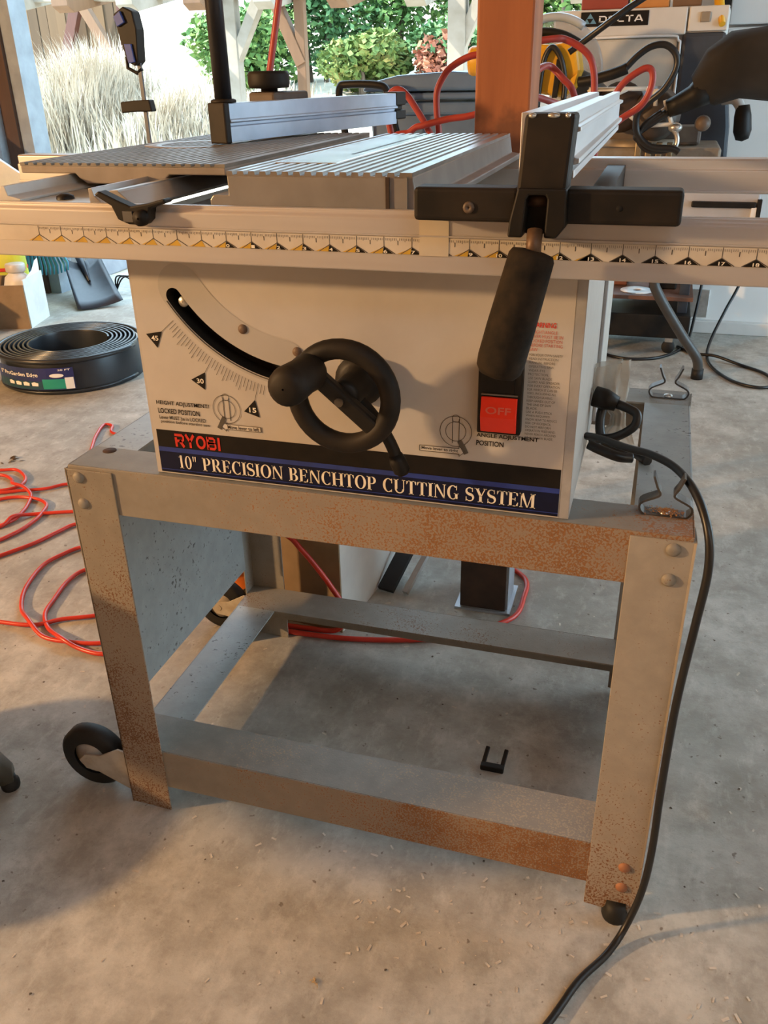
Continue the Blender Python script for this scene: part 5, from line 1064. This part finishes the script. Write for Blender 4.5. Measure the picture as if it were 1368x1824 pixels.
# cords on the floor at the right
def cable(pts, label): return tag(MB().tube(spline(pts, 8), 0.0055, 8).build('floor_cord', CORD), label, 'cord')
cable([(0.985, 2.80, 0.62), (0.99, 2.78, 0.40), (0.975, 2.76, 0.24), (0.930, 2.70, 0.13), (0.890, 2.60, 0.05), (0.875, 2.50, 0.010), (0.89, 2.36, 0.0065), (0.95, 2.22, 0.0065), (1.03, 2.17, 0.0065), (1.085, 2.22, 0.0065), (1.06, 2.33, 0.0065), (0.98, 2.42, 0.0065), (0.90, 2.47, 0.017), (0.83, 2.52, 0.0065), (0.77, 2.60, 0.0065)], 'black cord falling down the white door and looping on the floor')
cable([(0.860, 2.815, 0.62), (0.850, 2.81, 0.40), (0.838, 2.80, 0.22), (0.825, 2.74, 0.09), (0.80, 2.62, 0.010), (0.72, 2.455, 0.0065), (0.62, 2.40, 0.0065), (0.54, 2.42, 0.0065), (0.46, 2.50, 0.0065)], 'thin black cord beside the door bracket running under the machine')
MB()
# off-frame stool whose foot shows at the left edge
so_c = Vector((-0.419, -0.181, 0))
so = thing('rolling_stool', 'chrome-footed stool at the left edge of the picture', 'stool', so_c)
CHR = M('chrome', (0.66, 0.70, 0.74), (0.58, 0.62, 0.66), 20, 0.18, 0.95)
STD = M('stool_dark', (0.10, 0.10, 0.085), None, 20, 0.45, 0.3)
for k in range(4):
    a = math.radians(35+90*k); dv = Vector((math.cos(a), math.sin(a), 0)); pr = Vector((-dv.y, dv.x, 0))
    mb = MB(); rows = [(0.03, 0.075, 0.115, 0.022), (0.12, 0.066, 0.105, 0.021), (0.19, 0.050, 0.105, 0.023), (0.235, 0.030, 0.090, 0.021), (0.262, 0.020, 0.066, 0.018), (0.276, 0.020, 0.040, 0.014)]
    vs = []; fs = []
    for r, zl, zh, w in rows:
        c = so_c+dv*r; vs += [c-pr*w+Vector((0, 0, zl)), c-pr*w*0.9+Vector((0, 0, zh-0.006)), c-pr*w*0.5+Vector((0, 0, zh)), c+pr*w*0.5+Vector((0, 0, zh)), c+pr*w*0.9+Vector((0, 0, zh-0.006)), c+pr*w+Vector((0, 0, zl))]
    for i in range(len(rows)-1):
        for j in range(6): fs.append((i*6+j, i*6+(j+1) % 6, (i+1)*6+(j+1) % 6, (i+1)*6+j))
    fs += [tuple(range(6)), tuple(len(rows)*6-6+j for j in range(5, -1, -1))]
    o = mb.add(vs, fs, True).build('foot_arm', STD, so)
    mb2 = MB(); vs = []; fs = []
    for r, zl, zh, w in rows[:4]:
        c = so_c+dv*r; vs += [c-pr*w*0.8+Vector((0, 0, zh-0.0035)), c-pr*w*0.5+Vector((0, 0, zh+0.0015)), c+pr*w*0.5+Vector((0, 0, zh+0.0015)), c+pr*w*0.8+Vector((0, 0, zh-0.0035))]
    for i in range(3):
        for j in range(3): fs.append((i*4+j, i*4+j+1, (i+1)*4+j+1, (i+1)*4+j))
    mb2.add(vs, fs, True).build('chrome_strip', CHR, o, recalc=False)
    tp = so_c+dv*0.268
    MB().lathe((tp.x, tp.y, 0), (0, 0, 1), [(0.001, 0), (0.013, 0), (0.014, 0.003), (0.014, 0.012), (0.010, 0.016), (0.010, 0.022), (0.001, 0.022)], 16).build('foot_pad', RUBBER, o)
MB().lathe(so_c, (0, 0, 1), [(0.001, 0.06), (0.045, 0.06), (0.048, 0.12), (0.030, 0.135), (0.027, 0.30), (0.016, 0.302), (0.016, 0.36), (0.001, 0.36)], 20).build('column', CHR, so)
MB().lathe(so_c, (0, 0, 1), [(0.046, 0.120), (0.20, 0.120), (0.205, 0.125), (0.205, 0.160), (0.198, 0.160), (0.198, 0.128), (0.046, 0.128)], 36).build('shade_tray', BLACK, so)  # unseen tray, added to shade the floor at the left
MB().lathe(so_c, (0, 0, 1), [(0.001, 0.36), (0.18, 0.36), (0.205, 0.375), (0.21, 0.43), (0.195, 0.465), (0.13, 0.478), (0.001, 0.48)], 36).build('seat', BLACK, so)  # unseen seat, sized and placed to shade the left leg

# ================================================================== FLOOR LITTER
lt = MB(); rg = random.Random(31)
for i in range(420):
    x = rg.uniform(-0.5, 1.1); y = rg.uniform(-0.45, 1.2)
    if rg.random() < 0.35: x = rg.gauss(0.58, 0.18); y = rg.gauss(-0.06, 0.07)
    s = rg.uniform(0.0006, 0.0018); a = rg.uniform(0, PI); l = s*rg.uniform(1, 3.5)
    c, n_ = math.cos(a), math.sin(a); z = 0.0006
    lt.add([(x-l*c-s*n_, y-l*n_+s*c, z), (x+l*c-s*n_, y+l*n_+s*c, z+0.0005), (x+l*c+s*n_, y+l*n_-s*c, z), (x-l*c+s*n_, y-l*n_-s*c, z+0.0004)], [(0, 1, 2, 3)])
tag(lt.build('wood_chips', M('chip', (0.60, 0.55, 0.47), (0.48, 0.41, 0.32), 60, 0.9), recalc=False), 'fine pale wood chips scattered over the concrete floor', 'wood chips', kind='stuff')
lt = MB()
for i in range(130):
    x = rg.uniform(-0.6, 1.1); y = rg.uniform(-0.4, 1.6)
    s = rg.uniform(0.001, 0.0028); k = rg.randint(4, 6)
    lt.add([(x+s*rg.uniform(.5, 1.2)*math.cos(2*PI*j/k), y+s*rg.uniform(.5, 1.2)*math.sin(2*PI*j/k), 0.0005+rg.uniform(0, .001)) for j in range(k)], [tuple(range(k))])
tag(lt.build('dirt_crumbs', M('crumb', (0.10, 0.08, 0.06), (0.07, 0.055, 0.04), 60, 0.9), recalc=False), 'dark crumbs of dirt scattered over the concrete floor', 'dirt', kind='stuff')
def clump(x, y, s, label, m, n=14):
    mb = MB(); r = random.Random(int(abs(x*1000)))
    for i in range(n):
        a = r.uniform(0, 2*PI); d_ = abs(r.gauss(0, s*0.5)); px, py = x+d_*math.cos(a), y+d_*math.sin(a); h = s*0.35*max(0.1, 1-d_/s)
        l = s*0.35; b = r.uniform(0, PI)
        mb.add([(px-l*math.cos(b), py-l*math.sin(b), 0.0012), (px+l*math.cos(b), py+l*math.sin(b), 0.0012+h*.5), (px+l*.3*math.sin(b), py-l*.3*math.cos(b), 0.0012+h), (px-l*.3*math.sin(b), py+l*.3*math.cos(b), 0.002)], [(0, 1, 2), (0, 3, 1), (0, 2, 3), (1, 3, 2)])
    return tag(mb.build('debris', m, recalc=False), label, 'debris')
clump(0.361, -0.196, 0.008, 'small clump of sawdust on the floor in front of the stand', M('sawdust', (0.50, 0.36, 0.20), None, 60, 0.9))
bs = thing('black_bracket', 'small black two-pronged bracket lying on the dark floor under the stand', 'bracket', (0.500, 0.205, 0))
MB().box(0.482, 0.518, 0.200, 0.212, 0.0005, 0.010).build('bracket_bar', BLACK, bs, 0.002)
for px_ in (0.4855, 0.5145): MB().bar((px_, 0.210, 0.006), (px_+0.003, 0.232, 0.022), 0.006, 0.006).build('prong', BLACK, bs, 0.001)
clump(-1.031, 1.048, 0.030, 'dry brown leaf on the floor left of the stand', M('dry_leaf', (0.13, 0.085, 0.05), None, 60, 0.9), 10)

# ================================================================== OUTDOORS
WPT = M('weathered_white', (0.30, 0.27, 0.23), (0.22, 0.19, 0.15), 6, 0.8)
TAN = wood('tan_timber', (0.17, 0.085, 0.038), (0.12, 0.058, 0.026))
RBR = wood('red_brown_timber', (0.085, 0.024, 0.012), (0.055, 0.015, 0.008))
def porch_post(x, y, label, brace=None, m=WPT, w=0.11):
    t = thing('porch_post', label, 'post', (x, y, terr(y)-0.05))
    MB().box(x-w/2, x+w/2, y-w/2, y+w/2, terr(y)-0.05, 1.50).build('post', m, t, 0.006)
    if brace: MB().bar((x, y, brace[2]), (x+brace[0], y, brace[2]+brace[1]), 0.08, 0.09, (0, 1, 0)).build('knee_brace', brace[3], t, 0.004)
porch_post(-2.60, 6.0, 'pale post with a right-leaning brace behind the black pole', (0.24, 0.42, 1.04, WPT), w=0.10)
porch_post(-2.045, 6.0, 'slim tan post with a left-leaning tan brace', (-0.21, 0.46, 1.02, TAN), TAN, w=0.075)
porch_post(-0.86, 6.0, 'white post left of the wooden post', (0.18, 0.40, 1.06, WPT), w=0.125)
pbm = thing('porch_beam', 'white porch beam with short rafter ends at the top of the view', 'beam', (-2.4, 6.0, 1.42))
MB().bar((-6.5, 6.0, 1.595), (1.6, 6.0, 1.435), 0.10, 0.10).build('beam', WPT, pbm, 0.005)
for k in range(13):
    x = -5.95+k*0.545; zc = 1.595-(x+6.5)*0.01975
    MB().prism([(5.60, zc-0.10), (5.68, zc-0.14), (6.3, zc-0.03), (6.3, zc+0.09), (5.60, zc+0.02)], 'x', x-0.10, x+0.04).build('rafter_end', WPT if k % 2 else TAN, pbm, 0.004)
# shed wall with upright planks far left, with leaning red-brown timbers
sh = thing('plank_fence', 'tan upright plank wall beyond the dry brush', 'fence', (-7.4, 11, terr(11)))
rg = random.Random(41)
for k in range(15):
    x = -8.7+k*0.152; c = rg.uniform(0.75, 1.1)
    MB().box(x, x+0.142, 11.0+rg.uniform(-.012, .012), 11.03, terr(11)-0.1, 2.3+rg.uniform(-.05, .05)).build('plank', M('plank_tone_%d' % (k % 4), (0.115*(0.6+0.18*(k % 4)), 0.066*(0.6+0.18*(k % 4)), 0.030*(0.6+0.18*(k % 4))), None, 5, 0.85, stretch=(1, 1, 0.1)), sh)
MB().box(-8.7, -6.42, 11.03, 11.08, 1.15, 1.25).build('back_rail', TAN, sh)
lo = thing('timber_brace', 'red-brown timber leaning against the plank wall', 'timber', (-6.1, 9.9, terr(9.9)), 'leaning red-brown timbers')
MB().bar((-5.93, 9.9, terr(9.9)), (-6.50, 9.9, 1.82), 0.12, 0.10, (0, 1, 0)).build('timber', TAN, lo, 0.004)
lo2 = thing('timber_post', 'dark red-brown post standing right of the plank wall', 'timber', (-6.0, 10.1, terr(10.1)))
MB().box(-6.09, -5.95, 10.05, 10.18, terr(10.1)-0.1, 2.3).build('timber', RBR, lo2, 0.004)
lo3 = thing('timber_brace', 'dark red-brown timber leaning left of the plank wall centre', 'timber', (-7.4, 10.8, terr(10.8)), 'leaning red-brown timbers')
MB().bar((-7.55, 10.8, terr(10.8)), (-7.05, 10.8, 2.05), 0.14, 0.10, (0, 1, 0)).build('timber', RBR, lo3, 0.004)

def bush(name, label, cat, c, rad, n, leaf, m, group=None, seed=1, stems=4):
    r = random.Random(seed); t = thing(name, label, cat, (c[0], c[1], c[2]-rad[2]), group); mb = MB()
    lobes = [(Vector((r.uniform(-.55, .55)*rad[0], r.uniform(-.4, .4)*rad[1], r.uniform(-.35, .5)*rad[2])), r.uniform(.42, .68)) for _ in range(9)]
    V = []; F = []
    for i in range(n):
        L, s = r.choice(lobes); th = r.uniform(0, 2*PI); u = r.uniform(-1, 1); w = math.sqrt(1-u*u); rr_ = s*r.uniform(0.70, 1.06)
        p = Vector(c)+L+Vector((rad[0]*w*math.cos(th), rad[1]*w*math.sin(th), rad[2]*u))*rr_
        d1 = Vector((r.gauss(0, 1), r.gauss(0, 1), r.gauss(0, .6))).normalized(); d2 = d1.cross(Vector((r.gauss(0, 1), r.gauss(0, 1), r.gauss(0, 1)))).normalized()
        l = leaf*r.uniform(.6, 1.3); b = len(V)
        V += [p-d1*l, p+d2*l*.55, p+d1*l, p-d2*l*.55]; F.append((b, b+1, b+2, b+3))
    mb.add(V, F); o = mb.build('foliage', m, t, recalc=False); o['kind'] = 'stuff'
    sm = MB(); g = c[2]-rad[2]
    for k in range(stems):
        a = r.uniform(0, 2*PI); e = Vector((c[0]+0.5*rad[0]*math.cos(a), c[1]+0.5*rad[1]*math.sin(a), c[2]+0.4*rad[2]))
        sm.tube([(c[0]+0.1*math.cos(a), c[1]+0.1*math.sin(a), g-0.05), (c[0]+0.2*rad[0]*math.cos(a), c[1]+0.2*rad[1]*math.sin(a), c[2]-0.3*rad[2]), e], [0.03, 0.022, 0.008], 6)
    sm.build('stems', M('stem_bark', (0.16, 0.12, 0.09), None, 10, 0.9), t)
    return t
G1 = leafmat('leaf_green', (0.10, 0.20, 0.045), (0.045, 0.11, 0.028), (0.22, 0.29, 0.07), 5)
G2 = leafmat('leaf_green_blue', (0.075, 0.18, 0.06), (0.04, 0.10, 0.04), (0.17, 0.27, 0.10), 5)
G3 = leafmat('leaf_mixed', (0.13, 0.20, 0.045), (0.065, 0.12, 0.03), (0.36, 0.25, 0.08), 6)
RDL = leafmat('leaf_red', (0.34, 0.12, 0.07), (0.24, 0.08, 0.05), (0.40, 0.22, 0.12), 6)
GH = 'green shrubs beyond the porch posts'
for k, (x, y, rx, rz, m, lab) in enumerate((
    (-4.15, 9.2, 0.75, 0.50, G1, 'low green shrub left of the black pole'),
    (-3.35, 9.7, 0.80, 0.85, G2, 'green shrub between the pale post and the red hanging hose'),
    (-2.55, 10.0, 0.95, 1.15, G1, 'tall green shrub behind the slim tan post'),
    (-1.55, 10.6, 1.05, 1.20, G3, 'yellow-flecked green shrub right of the slim tan post'),
    (-0.55, 10.2, 1.0, 1.05, G1, 'green shrub behind the wheeled bin'),
    (-2.45, 8.9, 0.45, 0.32, G3, 'low green shrub just right of the slim tan post base'),
    (-1.35, 9.2, 0.75, 0.38, G2, 'low blue-green shrub left of the white post'),
    (0.25, 10.6, 0.9, 0.95, G2, 'green shrub beside the wooden post'))):
    bush('green_shrub', lab, 'shrub', (x, y, terr(y)+rz*0.9), (rx, 0.6, rz), 5200, 0.045, m, GH, 50+k)
bush('red_leaved_shrub', 'small shrub with reddish leaves left of the bin', 'shrub', (-1.65, 8.75, terr(8.75)+0.33), (0.26, 0.25, 0.34), 700, 0.045, RDL, None, 77, 2)
PALE = leafmat('pale_woods', (0.20, 0.20, 0.16), (0.12, 0.11, 0.09), (0.26, 0.28, 0.20), 2)
for k, (x, y, lab) in enumerate(((-11.2, 16, 'pale bare thicket beyond the plank wall'), (-5.9, 17, 'pale bare thicket far behind the bar clamp'), (-0.9, 18, 'pale bare thicket behind the green shrubs'), (4.2, 18, 'pale bare thicket behind the wooden post'))):
    bush('thicket', lab, 'trees', (x, y, terr(y)+2.0), (2.5, 1.0, 2.2), 4200, 0.08, PALE, 'pale thickets on the slope', 90+k)
def brush(label, c, w, h, n, seed):
    r = random.Random(seed); V = []; F = []
    for i in range(n):
        bx = c[0]+r.gauss(0, w*0.42); by = c[1]+r.gauss(0, 0.35); g = terr(by)
        hh_ = h*r.uniform(.45, 1.05)*max(0.35, 1-abs(bx-c[0])/w*0.8); a = r.uniform(0, 2*PI); sp = r.uniform(0.1, 0.55)*hh_
        p0 = Vector((bx, by, g)); p2 = p0+Vector((sp*math.cos(a), sp*math.sin(a), hh_)); p1 = p0.lerp(p2, .5)+Vector((0, 0, hh_*.12))
        s = Vector((math.cos(a+1.5), math.sin(a+1.5), 0))*0.006; b = len(V)
        V += [p0-s, p0+s, p1+s, p1-s, p2]; F += [(b, b+1, b+2, b+3), (b+3, b+2, b+4)]
    o = MB().add(V, F).build('dry_brush', M('straw', (0.62, 0.55, 0.45), (0.44, 0.37, 0.28), 4, 0.9), recalc=False)
    return tag(o, label, 'brush', 'dry brush', 'stuff')
brush('clump of pale dry brush left of the bar clamp', (-4.75, 7.2), 0.75, 0.86, 6000, 1)
brush('low pale dry brush behind the bar clamp', (-3.75, 7.0), 0.5, 0.5, 3000, 2)
brush('low dry grass below the left green shrub', (-3.4, 8.0), 0.7, 0.22, 2500, 3)
